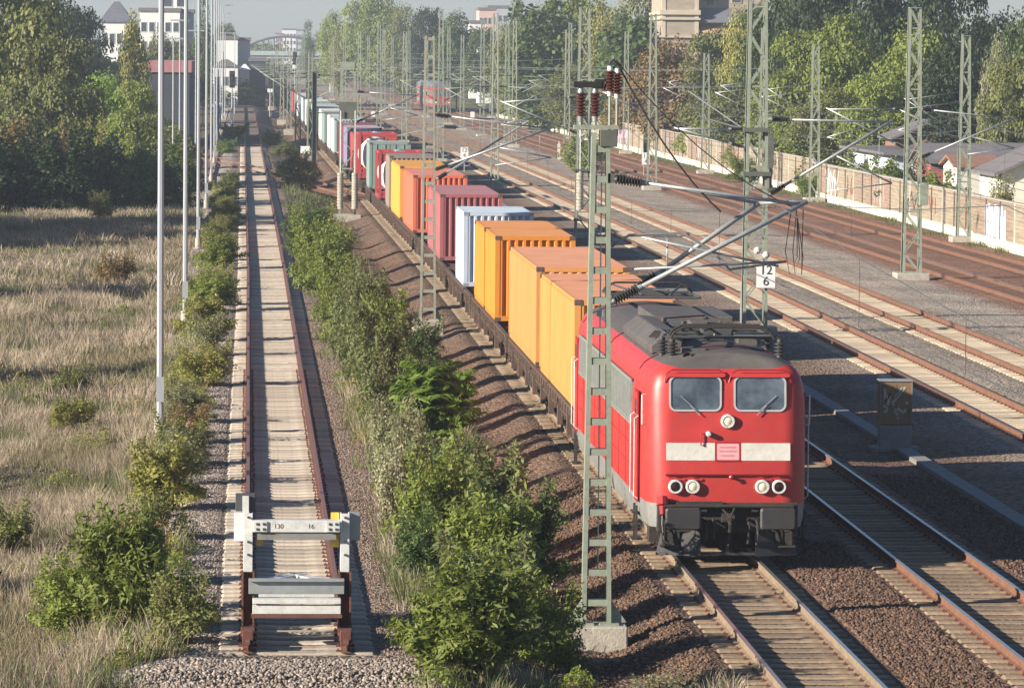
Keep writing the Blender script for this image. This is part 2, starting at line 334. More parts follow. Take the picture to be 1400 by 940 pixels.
def track(label, X0, y0, y1, zt, smat, top, side, kd=.0042, s0=None, sp=.6, n_single=100, path=None, s_end=None):
    t = thing('railway_track', label, 'railway track', (X0 if path is None else 0, 0, 0), group='railway tracks')
    if path is None:
        Y = [y0]+[y for y in np.arange(math.ceil(y0/20)*20, min(y1, 400), 20) if y > y0+1]+list(np.arange(420, y1, 60))+[y1]
        pts = [(drift(y, kd), y) for y in Y]
    else: pts = path
    for off in (-.7535, .7535): rail(pts, off, zt, top, side, t)
    s0 = y0+.2 if s0 is None else s0
    sm = sleeper_mesh(0, mat=smat); sm.parent = t
    zs = zt-.165
    if path is None: pos = [(drift(y, kd), y, 0) for y in np.arange(s0, s_end or min(y1, 420), sp)]
    else:
        pos = []; 
        for (xa, ya), (xb, yb) in zip(path[:-1], path[1:]):
            Ls = math.hypot(xb-xa, yb-ya); k = int(Ls/sp)
            for i in range(k): f = i/k; pos.append((xa+(xb-xa)*f, ya+(yb-ya)*f, -math.atan2(xb-xa, yb-ya)))
    for i, (x, y, a) in enumerate(pos[:n_single]):
        o = sm if i == 0 else dup(sm, t, False)
        o.location = (x+rnd.uniform(-.015,.015), y+rnd.uniform(-.015,.015), zs+rnd.uniform(-.006,.004)); o.rotation_euler = (0, 0, a+rnd.uniform(-.006,.006))
    rest = pos[n_single:]
    if rest:
        me = sm.data; nv = len(me.vertices); V = np.zeros(nv*3); me.vertices.foreach_get('co', V); V = V.reshape(-1, 3)
        quads = [tuple(p.vertices) for p in me.polygons if len(p.vertices) == 4 and p.material_index == 0]
        top_only = np.array([q for q in quads if max(q) < 60]); V = V[:60]
        P = np.array([(x, y, zs) for x, y, a in rest]); A = V[None]+P[:,None]
        o = mesh_from('distant_sleepers', A.reshape(-1, 3), (top_only[None]+60*np.arange(len(P))[:,None,None]).reshape(-1, 4), [M[smat]], t)
        kind(o, 'stuff')
    return t
track('rusty straight siding on pale sleepers ending at the buffer stop', .77, 67.1, 720, .58, 'sleeper_pale', 'rail_top_rust', 'rail_rust', kd=.0015)
track('main line under the red locomotive and its freight train', 8.72, 55, 900, .22, 'sleeper_brown', 'rail_shine', 'sleeper_brown')
track('polished track in the shadow just right of the red locomotive', 12.83, 58, 900, .22, 'sleeper_brown', 'rail_shine', 'rail_orange', s0=60)
track('orange railed track on sandy sleepers nearest behind the graffiti cabinet', 19.98, 95, 900, .24, 'sleeper_sand', 'rail_top_rust', 'rail_orange')
track('orange railed track on sandy sleepers beside the wide grey ballast strip', 23.93, 115, 900, .24, 'sleeper_sand', 'rail_top_rust', 'rail_orange')
P5 = [(31.4,110),(31.15,135),(30.95,150),(30.75,170),(30.6,190),(30.45,240),(30.3,320),(30.0,450),(29.7,600),(29.2,900)]
P6 = [(37.0,130),(35.9,150),(35.25,172),(34.7,192),(34.3,240),(34.0,320),(33.6,450),(33.2,600),(32.6,900)]
track('rust brown track curving along right of the tall lattice mast', 0, 0, 0, .2, 'sleeper_rust', 'rail_top_rust', 'rail_orange', path=P5)
track('rust brown track closest to the noise barrier', 0, 0, 0, .2, 'sleeper_rust', 'rail_top_rust', 'rail_orange', path=P6)
track('overgrown track crossing the siding near the far bushes', 0, 0, 0, .50, 'sleeper_rust', 'rail_rust', 'rail_orange', path=[(-6.5,405),(-3,372),(.5,340),(3.6,312),(7.0,282)], n_single=60)
track('dark track between the light poles and the siding far back', -3.1, 300, 760, .45, 'sleeper_rust', 'rail_rust', 'rail_rust', kd=.0015, n_single=30, s_end=420)
# cable trough of concrete lids beside the polished track
t = thing('cable_trough', 'pale concrete cable trough running past the graffiti cabinet', 'cable trough', (15.88, 0, 0))
b = MB(); b.box(-.2, .2, 62, 330, -.1, .05); b.build('trough', M['concrete_dark'], t)
lid = MB().box(-.2, .2, 0, .985, .054, .085).build('lid', M['concrete_dark'], t, bevel=.01); lid.location = (0, 70, 0)
for i in range(1, 75): c = dup(lid, t, False); c.location = (rnd.uniform(-.012,.012), 70+i, rnd.uniform(-.003,.003))

# ------------------------------------------------------------------ buffer stop
t = thing('buffer_stop', 'white and rusty steel buffer stop at the end of the siding', 'buffer stop', (.77, 68.2, .58))
for sx in (-.75, .75):
    b = MB(); b.beam((sx-.062, .25, .95), (sx-.062, .25, 1.84), .02, .2, up=(0,1,0)); b.beam((sx+.062, .25, .95), (sx+.062, .25, 1.84), .02, .2, up=(0,1,0)); b.box(sx-.07, sx+.07, .13, .16, .93, 1.84)
    b.build('post', M['white'], t, bevel=.006)
    b = MB(); b.box(sx-.1, sx-.07, .08, .3, .06, .94); b.box(sx+.07, sx+.1, .08, .3, .06, .94); b.box(sx-.1, sx+.1, .2, .26, .06, .9); b.build('post_foot', M['rail_rust'], t)
    b = MB(); b.beam((sx, .3, 1.6), (sx, 2.6, .12), .12, .16); b.build('brace', M['rail_rust'], t)
    b = MB(); b.box(sx-.09, sx+.09, -.75, 1.2, .004, .05); b.box(sx-.085, sx+.085, -.78, -.6, -.1, .13); b.box(sx-.11, sx+.11, -.3, .4, -.02, .10); b.build('rail_clamp', M['clip'], t, bevel=.01)
    for z in (1.2, 1.4, 1.78): MB().lathe((sx, .125, z), (0,-1,0), [(0,.02),(.03,.02)], 6).build('bolt', M['grey_dark'], t)
b = MB(); b.box(-.7, .7, .02, .06, 1.56, 1.74); b.box(-.7, .7, .06, .25, 1.71, 1.74); b.box(-.7, .7, .06, .25, 1.56, 1.59)
cb = b.build('crossbeam', M['white'], t, bevel=.004)
MB().box(-.61, .61, .05, .30, 1.44, 1.55).build('crossbeam_web', M['skirt'], t)
for sx in (-.56, .56):
    b = MB(); b.box(sx-.1, sx+.1, -.005, .018, 1.57, 1.73); b.build('gusset_plate', M['white'], cb)
    for u in (-.05, .05):
        for z in (1.61, 1.69): MB().box(sx+u-.018, sx+u+.018, -.018, -.004, z-.018, z+.018).build('bolt_head', M['grey_dark'], cb)
for name, m_, args in (('buffer_plate', 'white', (-.97, -.78, .36, .42, 1.38, 1.83)), ('buffer_plate', 'galv', (.80, .99, .36, .42, 1.40, 1.84))):
    MB().box(*args).build(name, M[m_], t, bevel=.01)
M['yellow'] = pm('yellow', (.72,.50,.07), (.60,.40,.05), 5, .5, dirt=(.5,.42,.25), dirt_amt=.4)
MB().box(.53, .66, .30, .34, 1.30, 1.84).build('yellow_pad', M['yellow'], t); MB().box(-.62, -.52, .30, .34, 1.32, 1.55).build('yellow_pad', M['yellow'], t)
sg = MB().box(-.95, -.64, .30, .325, 1.86, 2.14).build('signal_board', M['grey_dark'], t, bevel=.01)
MB().box(-.84, -.74, .20, .29, 1.8, 2.10).build('board_bracket', M['white'], sg, bevel=.004)
b = MB(); b.box(-.74, .74, .02, .10, .60, .84); b.box(-.74, .74, -.06, .02, .80, .84); b.build('lower_beam', M['galv'], t, bevel=.005)
b = MB(); b.box(-.68, .68, -.38, -.30, .34, .48); b.box(-.68, .68, -.42, -.2, .50, .57); b.build('lower_beam', M['white'], t, bevel=.006)
MB().box(-.7, .7, -.40, -.2, .28, .335).build('lower_flange', M['rail_rust'], t)
b = MB(); b.box(-.58, .62, 1.55, 1.65, .36, .50); b.box(-.58, .62, 1.5, 1.75, .52, .55); b.build('rear_beam', M['white'], t, bevel=.005)
for sx in (-1, 1):
    MB().beam((sx*.6, 1.8, .52), (-sx*.05, 2.5, .58), .2, .12).build('wedge', M['white'], t)
def text(s, size, loc, rot, m_, parent=None, name='lettering', ext=.002, cat=None):
    c = bpy.data.curves.new(name, 'FONT'); c.body = s; c.size = size; c.align_x = 'CENTER'; c.align_y = 'CENTER'; c.extrude = ext
    o = bpy.data.objects.new(name, c); col.objects.link(o); c.materials.append(m_); o.location = loc; o.rotation_euler = rot
    dg = bpy.context.evaluated_depsgraph_get(); dg.update(); me = bpy.data.meshes.new_from_object(o.evaluated_get(dg)); me.name = name
    q = bpy.data.objects.new(name, me); col.objects.link(q); q.location = loc; q.rotation_euler = rot; bpy.data.objects.remove(o)
    if parent: q.parent = parent
    return q
text('130', .10, (-.28, .0185, 1.65), (R_(90),0,0), M['clip'], cb); text('16', .10, (.22, .0185, 1.65), (R_(90),0,0), M['grey_dark'], cb)

pth = MB(); pth.add([(-40, 249, .03), (-9.5, 251.5, .03), (-9.3, 254, .03), (-40, 252, .03)], [(0,1,2,3)]); M['path'] = pm('path', (.42,.38,.33), (.33,.29,.25), 2, .95); kind(pth.build('path', M['path']), 'structure')
# ------------------------------------------------------------------ locomotive
LW = 1.56
PROF = [(1.50,.62),(1.54,.78),(1.56,1.07),(1.565,1.52),(1.565,2.35),(1.555,2.9),(1.53,3.2),(1.47,3.4),(1.38,3.53),(1.25,3.62),(1.02,3.72),(.6,3.80),(0,3.84)]
def yf(z): return (max(0, z-1.52)*.115 if z > 1.52 else (1.52-z)*.03)+max(0, z-3.35)**2*1.4
def shell_rings(prof, length=18.4, rr=.42):
    rings = []
    for ph in (90, 78, 62, 45, 28, 12, 0):
        a = R_(ph); rings.append((rr*(1-math.sin(a)), rr*(1-math.cos(a)), 1))
    rings += [(2.0,0,0),(2.05,0,0),(length/2,0,0),(length-2.05,0,0),(length-2,0,0)]
    for ph in (0, 28, 50, 70, 90):
        a = R_(ph); rings.append((length-rr*(1-math.sin(a)), rr*(1-math.cos(a)), -1))
    out = []
    for y, sh, e in rings:
        R = []
        for x, z in prof:
            yy = y
            if e == 1: yy = y+yf(z)*(1-y/ rr*.6)
            if e == -1: yy = y-yf(z)
            tp = .11*max(0, 1-min(y, length-y)/2.0); R.append((x*(LW-sh-tp)/LW, yy, z-sh*max(0, z-2.9)*.25))
        out.append(R)
    return out
def shell(i0, i1, name, m_, parent, cap=True):
    """skin of the body between two heights of the section, both sides and both ends"""
    rings = shell_rings(PROF); b = MB(); k = i1-i0+1; top = i1 == len(PROF)-1
    vs = []
    for R in rings:
        L = [R[i] for i in range(i0, i1+1)]
        vs += [(-x, y, z) for x, y, z in L]+[(x, y, z) for x, y, z in L[::-1]]
    n = 2*k; fs = []
    for r in range(len(rings)-1):
        for i in range(n-1):
            if i == k-1: continue
            fs.append((r*n+i, r*n+i+1, (r+1)*n+i+1, (r+1)*n+i))
    for r in ((0, len(rings)-1) if cap else ()):
        for i in range(k-1): fs.append((r*n+i, r*n+i+1, r*n+n-2-i, r*n+n-1-i))
    b.add(vs, fs)
    o = b.build(name, m_, parent); me = o.data
    import bmesh
    bm = bmesh.new(); bm.from_mesh(me); bmesh.ops.remove_doubles(bm, verts=bm.verts, dist=.001); bmesh.ops.recalc_face_normals(bm, faces=bm.faces); bm.to_mesh(me); bm.free()
    me.polygons.foreach_set('use_smooth', [True]*len(me.polygons))
    try: me.set_sharp_from_angle(angle=R_(40))
    except Exception: pass
    return o
def rrect(x0, x1, z0, z1, r, n=5):
    P = []
    for cx, cz, a0 in ((x1-r, z1-r, 0), (x0+r, z1-r, 90), (x0+r, z0+r, 180), (x1-r, z0+r, 270)):
        for i in range(n+1): a = R_(a0+90*i/n); P.append((cx+r*math.cos(a), cz+r*math.sin(a)))
    return P
def front(poly, d0, d1, name, m_, parent, hole=None):
    """a plate with outline poly (x,z) lying on the front, from d0 to d1 in front of the skin"""
    b = MB(); n = len(poly); ff = lambda p, d: (p[0], yf(p[1])-d, p[1])
    if hole is None:
        vs = [ff(p, d0) for p in poly]+[ff(p, d1) for p in poly]
        b.add(vs, [tuple(range(n, 2*n)), tuple(range(n))[::-1]]+[(i,(i+1)%n,n+(i+1)%n,n+i) for i in range(n)])
    else:
        vs = [ff(p, d0) for p in poly]+[ff(p, d1) for p in poly]+[ff(p, d1) for p in hole]+[ff(p, d0) for p in hole]
        b.add(vs, [(a*n+i, a*n+(i+1)%n, ((a+1)%4)*n+(i+1)%n, ((a+1)%4)*n+i) for a in range(4) for i in range(n)])
    return b.build(name, m_, parent)
M['plate_ink'] = pm('plate_ink', (.62,.24,.26), None, 5, .5)
LOCO_Y = 81.0
loco = thing('locomotive', 'red electric locomotive with two windscreens leading the freight train', 'locomotive', (8.86, LOCO_Y, .22))
body = shell(2, 9, 'body', M['red_loco'], loco); shell(0, 2, 'skirt', M['skirt'], loco, cap=True)
roof = shell(9, 12, 'roof', M['roof_loco'], loco)
b = MB(); b.box(-1.4, 1.4, .5, 17.9, .55, 1.0); b.box(-.6, .6, .8, 17.6, .16, .56); b.box(-1.0, 1.0, 6.8, 11.6, .2, .56); b.build('underframe_light_block', M['under'], loco)  # lower dark boxes added to stop light passing under the body
# windscreens
for sx in (-1, 1):
    xa, xb = (.135, 1.0) if sx > 0 else (-1.035, -.155)
    xa, xb = sx*.60-.455, sx*.60+.455
    g = front(rrect(xa, xb, 2.80, 3.39, .10), .0, .006, 'windscreen', M['glass'], loco)
    front(rrect(xa-.032, xb+.032, 2.768, 3.422, .13), -.01, .022, 'frame', M['frame_bright'], g, rrect(xa, xb, 2.80, 3.39, .10))
    front(rrect(xa-.10, xb+.10, 3.40, 3.47, .04), .0, .045, 'rain_lip', M['red_loco'], loco)
    px = sx*.60-(.12 if sx < 0 else -.14); q = -1 if sx < 0 else 1
    b = MB(); b.tube([(px-q*.20, yf(2.72)-.05, 2.70), (px-q*.02, yf(2.9)-.045, 2.88)], .010, 5); b.tube([(px-q*.16, yf(2.82)-.035, 2.78), (px+q*.16, yf(3.1)-.032, 3.06)], .008, 5); b.build('wiper', M['galv'], loco)
    b = MB(); b.tube([(x, yf(3.47)-.03, z) for x, z in ((xa-.12, 3.30), (xa-.08, 3.46), (xa+.02, 3.53), (xb-.02, 3.53), (xb+.08, 3.46), (xb+.12, 3.30))], .014, 5); b.build('rain_gutter', M['red_trim'], loco)
# white stripes, number plate
for xa, xb in ((-1.14, -.24), (.25, 1.16)): front(rrect(xa, xb, 1.87, 2.19, .01), -.01, .008, 'white_stripe', M['band'], loco)
front(rrect(-.2, .21, 1.88, 2.18, .02), -.01, .012, 'number_plate', M['plate_pink'], loco); front(rrect(-.235, .245, 1.845, 2.215, .03), -.01, .009, 'plate_frame', M['red_trim'], loco, rrect(-.2, .21, 1.88, 2.18, .02))
b = MB()
for z, w_ in ((2.11, .15), (2.04, .16), (1.96, .13)): b.box(-w_, w_, yf(z)-.016, yf(z)-.0125, z-.012, z+.012)
b.build('plate_print', M['plate_ink'], loco)
def lamp(x, z, r, lensm, ringm, name='headlight'):
    y = yf(z); b = MB(); b.lathe((x, y+.05, z), (0,-1,0), [(0, r*1.05), (.10, r*1.05), (.13, r*.95), (.13, r*.74), (.09, r*.72)], 20); o = b.build(name, ringm, loco, smooth='auto')
    b = MB(); b.lathe((x, y+.0, z), (0,-1,0), [(0, r*.73), (.055, r*.72), (.075, r*.5), (.085, .01)], 20); b.build('lens', lensm, o, smooth=True)
lamp(.0, 2.59, .125, M['lens'], M['white'])
for x, lm, nm in ((-.97, 'lens_red', 'tail_light'), (-.65, 'lens', 'headlight'), (.64, 'lens', 'headlight'), (.95, 'lens_red', 'tail_light')):
    lamp(x, 1.39, .128, M[lm], M['white'], nm)
    b = MB(); b.tube([(x-.12, yf(1.45)-.04, 1.55), (x, yf(1.45)-.09, 1.565), (x+.12, yf(1.45)-.04, 1.55)], .012, 5); b.build('lamp_hood', M['red_trim'], loco)
b = MB(); b.lathe((-.36, .13, 2.36), (0,-1,0), [(0,.05),(.14,.05),(.16,.03)], 10); b.build('socket', M['white'], loco, smooth='auto')
b = MB(); b.tube([(-.43, yf(2.5)-.02, 2.36), (-.50, yf(2.4)-.05, 2.36), (-.50, yf(2.2)-.05, 2.15), (-.43, yf(2.2)-.02, 2.14)], .014, 5); b.build('grab_iron', M['red_trim'], loco)
b = MB(); b.tube([(-.15+i*.1, yf(1.62)-.035, 1.60) for i in range(-10, 14)], .020, 5); b.build('waist_ridge', M['ridge_dark'], loco)
b = MB(); b.lathe((.06, .02, 1.57), (0,-1,0), [(0,.03),(.1,.03),(.12,.05),(.14,.02)], 8); b.build('bracket', M['red_trim'], loco)
# buffer beam, buffers, coupling, hoses, rail guard
beam = MB().box(-1.30, 1.30, -.07, .35, .55, 1.095).build('buffer_beam', M['under'], loco, bevel=.015)
b = MB(); b.box(-1.2, 1.2, -.3, .0, 1.04, 1.07); b.box(-.95, -.1, -.12, -.05, 1.07, 1.12); b.build('front_step', M['under'], loco)
b = MB()
for x in (-.45, .5, .85): b.box(x-.06, x+.06, -.075, -.058, .93, .97)
b.build('stencil_mark', M['band'], beam)
for sx in (-.875, .875):
    b = MB(); b.lathe((sx, -.05, .84), (0,-1,0), [(0,.2),(.06,.2),(.06,.13),(.34,.13),(.34,.09),(.52,.09)], 16); bf = b.build('buffer', M['under'], loco, smooth='auto')
    b = MB(); P = rrect(sx-.33, sx+.33, .65, 1.05, .05); n = len(P); c = []
    for d, k in ((-.52, 1), (-.575, 1), (-.60, .9)): c += [(sx+(x-sx)*k, d, .85+(z-.85)*k) for x, z in P]
    b.add(c, [(r*n+i, r*n+(i+1)%n, (r+1)*n+(i+1)%n, (r+1)*n+i) for r in range(2) for i in range(n)]+[tuple(range(n))[::-1], tuple(range(2*n, 3*n))]); b.build('buffer_head', M['buffer'], bf)
b = MB(); b.box(-.12, .12, -.2, .0, .70, .92); b.box(-.035, .035, -.42, -.15, .76, .84); b.tube([(0,-.4,.78),(0,-.5,.72),(0,-.49,.62),(0,-.4,.6)], .035, 6)
b.tube([(0,-.2,.8),(.03,-.25,.6),(0,-.22,.35)], .03, 6); b.tube([(-.12,-.3,1.0),(.02,-.36,.86),(.10,-.3,1.02)], .022, 6); b.tube([(-.08,-.2,.42),(0,-.24,.33),(.08,-.2,.42)], .022, 6); b.build('coupling', M['under'], loco)
for x, sag in ((-.42, .32), (-.28, .30), (.36, .38), (.52, .40)):
    b = MB(); b.tube([(x, -.1, .80), (x+.01, -.26, .74), (x+.02, -.28, .74-sag*.5), (x+.0, -.24, .74-sag)], .028, 6); b.build('brake_hose', M['buffer'], loco)
b = MB(); b.tube([(-1.2,-.02,1.05),(-1.22,-.14,.7),(-1.19,-.2,.42),(-1.05,-.24,.28),(-.78,-.26,.30),(-.62,-.22,.5),(-.6,-.1,.7)], .02, 6); b.build('heating_cable', M['buffer'], loco)
b = MB(); b.lathe((-1.22,-.05,1.20),(0,-.4,-1),[(0,.10),(.16,.11),(.18,.06),(.34,.05)],10); b.build('cable_socket', M['red_trim'], loco)
for sx in (-1, 1):
    b = MB(); b.add([(sx*.52,-.12,.58),(sx*1.2,.12,.58),(sx*1.32,.05,.12),(sx*.5,-.22,.12),(sx*.52,-.09,.58),(sx*1.2,.15,.58),(sx*1.32,.08,.12),(sx*.5,-.19,.12)], [(0,1,2,3),(7,6,5,4),(0,4,5,1),(1,5,6,2),(2,6,7,3),(3,7,4,0)]); b.build('rail_guard', M['buffer'], loco)
    b = MB(); b.box(sx*1.05-.16, sx*1.05+.16, -.06, .1, .32, .62); b.box(sx*1.18-.02, sx*1.18+.02, -.08, .1, .28, .72); b.box(sx*1.0-.02, sx*1.0+.02, -.08, .1, .28, .72); b.box(sx*1.09-.16, sx*1.09+.16, -.16, .1, .28, .31); b.build('corner_step', M['under'], loco)
b = MB(); b.box(-.5, .5, -.12, .0, .13, .18); b.box(-.03, .03, -.1, -.05, .18, .4); b.build('guard_bar', M['buffer'], loco)
# sides: doors, rails, louvre band, panel seams
for sx in (-1, 1):
    X = sx*1.567
    for y0_, y1_ in ((2.6, 9.05), (9.35, 15.8)):
        v = MB().box(min(X-sx*.03, X+sx*.012), max(X-sx*.03, X+sx*.012), y0_, y1_, 2.36, 3.16).build('louvre_panel', M['louvre'], loco)
        b = MB()
        for i in range(int((y1_-y0_)/.16)): b.box(min(X+sx*.012, X+sx*.03), max(X+sx*.012, X+sx*.03), y0_+.05+i*.16, y0_+.1+i*.16, 2.4, 3.12)
        b.box(min(X, X+sx*.035), max(X, X+sx*.035), y0_-.03, y1_+.03, 3.15, 3.19); b.box(min(X, X+sx*.035), max(X, X+sx*.035), y0_-.03, y1_+.03, 2.33, 2.37); b.build('slat', M['louvre'], v)
    for yd in (1.25, 16.5):
        d = MB().box(min(X-sx*.02, X+sx*.006), max(X-sx*.02, X+sx*.006), yd, yd+.66, .98, 3.05).build('door', M['red_trim'], loco)
        MB().box(min(X+sx*.004, X+sx*.012), max(X+sx*.004, X+sx*.012), yd+.03, yd+.63, 1.02, 3.02).build('door_leaf', M['red_loco'], d)
        MB().box(min(X+sx*.01, X+sx*.018), max(X+sx*.01, X+sx*.018), yd+.16, yd+.5, 2.4, 2.9).build('window', M['glass'], d)
        for yy in (yd-.07, yd+.74):
            b = MB(); b.tube([(X, yy, 1.05), (X+sx*.07, yy, 1.1), (X+sx*.07, yy, 2.55), (X, yy, 2.6)], .013, 6); b.build('handrail', M['white'], loco)
        b = MB()
        for z in (.25, .5, .75): b.box(X-sx*.02-.1, X-sx*.02+.1, yd+.08, yd+.58, z, z+.03)
        b.box(X-.02, X+.02, yd+.06, yd+.09, .25, .9); b.box(X-.02, X+.02, yd+.57, yd+.6, .25, .9); b.build('step_ladder', M['under'], loco)
    b = MB()
    for y in np.arange(2.3, 16.3, 1.55): b.box(min(X-sx*.01, X+sx*.006), max(X-sx*.01, X+sx*.006), y, y+.012, 1.1, 2.3)
    for z in (1.55, 1.95): b.box(min(X-sx*.01, X+sx*.006), max(X-sx*.01, X+sx*.006), 2.1, 16.2, z, z+.012)
    b.build('panel_seam', M['red_trim'], loco)
    b = MB(); b.tube([(sx*1.50, .5, 2.5), (sx*1.56, .46, 2.5), (sx*1.56, .46, 3.05), (sx*1.5, .5, 3.05)], .016, 5); b.build('grab_iron', M['white'], loco)
# bogies
wheel_b = MB(); wheel_b.lathe((0,0,0), (1,0,0), [(-.07,.2),(-.07,.52),(-.06,.6),(-.04,.66),(.0,.625),(.07,.615),(.07,.50),(.03,.46),(.03,.2),(.08,.18),(.08,.02)], 24)
wheel0 = None
for yb in (4.0, 14.4):
    bg_ = MB()
    for sx in (-1, 1):
        bg_.box(sx*1.12-.07, sx*1.12+.07, yb-2.9, yb+2.9, .55, .8); bg_.box(sx*1.12-.05, sx*1.12+.05, yb-.5, yb+.5, .35, .6)
        for dy in (-2.1, 0, 2.1):
            bg_.box(sx*1.2-.1, sx*1.2+.1, yb+dy-.2, yb+dy+.2, .40, .72)
            for q in (-.38, .38): bg_.lathe((sx*1.2, yb+dy+q, .42), (0,0,1), [(0,.09),(.05,.12),(.1,.09),(.15,.12),(.2,.09),(.25,.12),(.3,.09)], 8)
        bg_.box(sx*1.2-.16, sx*1.2+.14, yb-3.05, yb-2.6, .25, .58)
    bo = bg_.build('bogie', M['under'], loco)
    for dy in (-2.1, 0, 2.1):
        for sx in (-1, 1):
            if wheel0 is None: o = wheel0 = wheel_b.build('wheel', M['under'], bo, smooth='auto')
            else: o = dup(wheel0, bo, False)
            o.location = (sx*.75, yb+dy, .615); o.rotation_euler = (0, 0, 0 if sx < 0 else math.pi)
# roof gear
INS = lambda h, r: [(0,r*.6),(h*.08,r*.6)]+[x for i in range(4) for x in ((h*(.12+.19*i), r*.55), (h*(.15+.19*i), r), (h*(.20+.19*i), r), (h*(.24+.19*i), r*.5))]+[(h*.9,r*.55),(h,r*.5)]
def insulator(x, y, z, h, r, parent, m_='grey_dark', d=(0,0,1), name='insulator'):
    b = MB(); b.lathe((x, y, z), d, INS(h, r), 12); return b.build(name, M[m_], parent, smooth='auto')
b = MB(); b.prism([(-1.22,3.66),(-.62,3.78),(-.60,4.02),(-.95,4.05),(-1.24,3.82)], 1, 2.5, 4.6); b.prism([(-1.22,3.66),(-.62,3.78),(-.60,4.02),(-.95,4.05),(-1.24,3.82)], 1, 4.7, 8.6); b.build('equipment_hood', M['roof_loco'], loco, bevel=.03)
MB().beam((-1.13, 2.8, 3.965), (-.98, 3.25, 4.06), .22, .02).build('hood_hatch', M['under'], loco)
b = MB(); b.box(-.55, 1.1, 9.3, 13.0, 3.74, 3.98); b.box(-.4, .9, 4.9, 8.8, 3.78, 3.93); b.build('resistor_box', M['roof_loco'], loco, bevel=.03)
for (x, y) in ((-.95, 1.15), (-1.08, 1.75), (1.08, 1.2), (1.08, 3.3), (-.55, 3.5), (-.4, 4.3), (.0, 4.0), (.1, 4.9), (.5, 4.6), (-.3, 5.6), (.45, 5.8), (.9, 4.2), (-.6, 6.6), (.3, 7.2)):
    insulator(x, y, 3.70 if abs(x) > .9 else 3.76, .34, .11, loco, 'buffer')
def pantograph(y0_, s):
    p = MB(); z = 4.06
    for x in (-.95, .95): p.tube([(x, y0_, z), (x, y0_+s*2.2, z)], .03, 6)
    for k in (0, 1.1, 2.2): p.tube([(-.95, y0_+s*k, z), (.95, y0_+s*k, z)], .03, 6)
    pr = p.build('pantograph', M['grey_dark'], loco)
    for k, zz in ((-.25, 4.26), (.1, 4.28)):
        q = MB(); q.tube([(-.98, y0_+s*k, zz-.22), (-.9, y0_+s*k, zz-.09), (-.72, y0_+s*k, zz), (.72, y0_+s*k, zz), (.9, y0_+s*k, zz-.09), (.98, y0_+s*k, zz-.22)], .024, 6); q.build('collector_bow', M['under'], pr)
    q = MB(); q.tube([(-.3, y0_+s*2.1, 4.12), (-.75, y0_+s*.1, 4.22)], .025, 6); q.tube([(.3, y0_+s*2.1, 4.12), (.75, y0_+s*.1, 4.22)], .025, 6); q.tube([(-.3, y0_+s*.4, 4.15), (.3, y0_+s*1.8, 4.2)], .02, 6)
    q.box(-.28, .28, y0_+s*1.0-.2, y0_+s*1.0+.2, 4.05, 4.2); q.build('arm', M['grey_dark'], pr)
    q = MB(); q.box(.28, .95, y0_+.28, y0_+.38, 4.07, 4.13); q.tube([(-.12, y0_+.1, 4.1), (.25, y0_+.4, 4.0)], .02, 5); q.build('spring_rod', M['skirt'], pr)
for (x0_, x1_, ya_, yb_, z0_, z1_) in ((-.5, -.1, 4.6, 5.1, 3.76, 4.02), (.2, .75, 5.0, 5.5, 3.76, 4.05), (.55, .95, 3.6, 4.1, 3.74, 3.95), (-.1, .35, 6.2, 6.9, 3.78, 4.06), (-.75, -.3, 1.2, 1.55, 3.72, 3.86)):
    MB().box(x0_, x1_, ya_, yb_, z0_, z1_).build('switch_gear', M['roof_loco'], loco, bevel=.02)
b = MB(); b.tube([(1.08, 1.2, 4.04), (1.08, 3.3, 4.04), (.9, 4.2, 4.1), (.45, 5.8, 4.12)], .016, 5); b.tube([(-.4, 4.3, 4.1), (.0, 4.0, 4.16), (.5, 4.6, 4.1)], .02, 5); b.tube([(-.6, 6.6, 4.1), (.3, 7.2, 4.12), (.45, 5.8, 4.12)], .016, 5); b.build('roof_cable', M['under'], loco)
for y in (2.1, 9.0, 16.3): MB().tube([(x, y, z+.012) for x, z in ((-1.47, 3.4), (-1.38, 3.53), (-1.25, 3.62), (-1.02, 3.72), (-.6, 3.80), (0, 3.84), (.6, 3.80), (1.02, 3.72), (1.25, 3.62), (1.38, 3.53), (1.47, 3.4))], .012, 4).build('roof_seam', M['ridge_dark'], loco)
pantograph(1.45, 1); pantograph(16.9, -1)
b = MB(); b.tube([(-.95, 1.15, 4.06), (-1.08, 1.75, 4.06), (-.55, 3.5, 4.12), (.0, 4.0, 4.12), (.1, 4.9, 4.12), (.5, 4.6, 4.12), (.3, 7.2, 4.12), (.2, 13, 4.15)], .018, 5); b.build('busbar', M['under'], loco)
b = MB(); b.lathe((-.72, .75, 3.74), (0,-1,.1), [(0,.07),(.2,.09),(.2,.07),(.12,.05)], 10); b.build('horn', M['under'], loco)
b = MB(); b.tube([(1.0, 7.0, 3.7), (1.0, 7.0, 4.6)], .03, 6); b.build('aerial', M['skirt'], loco)

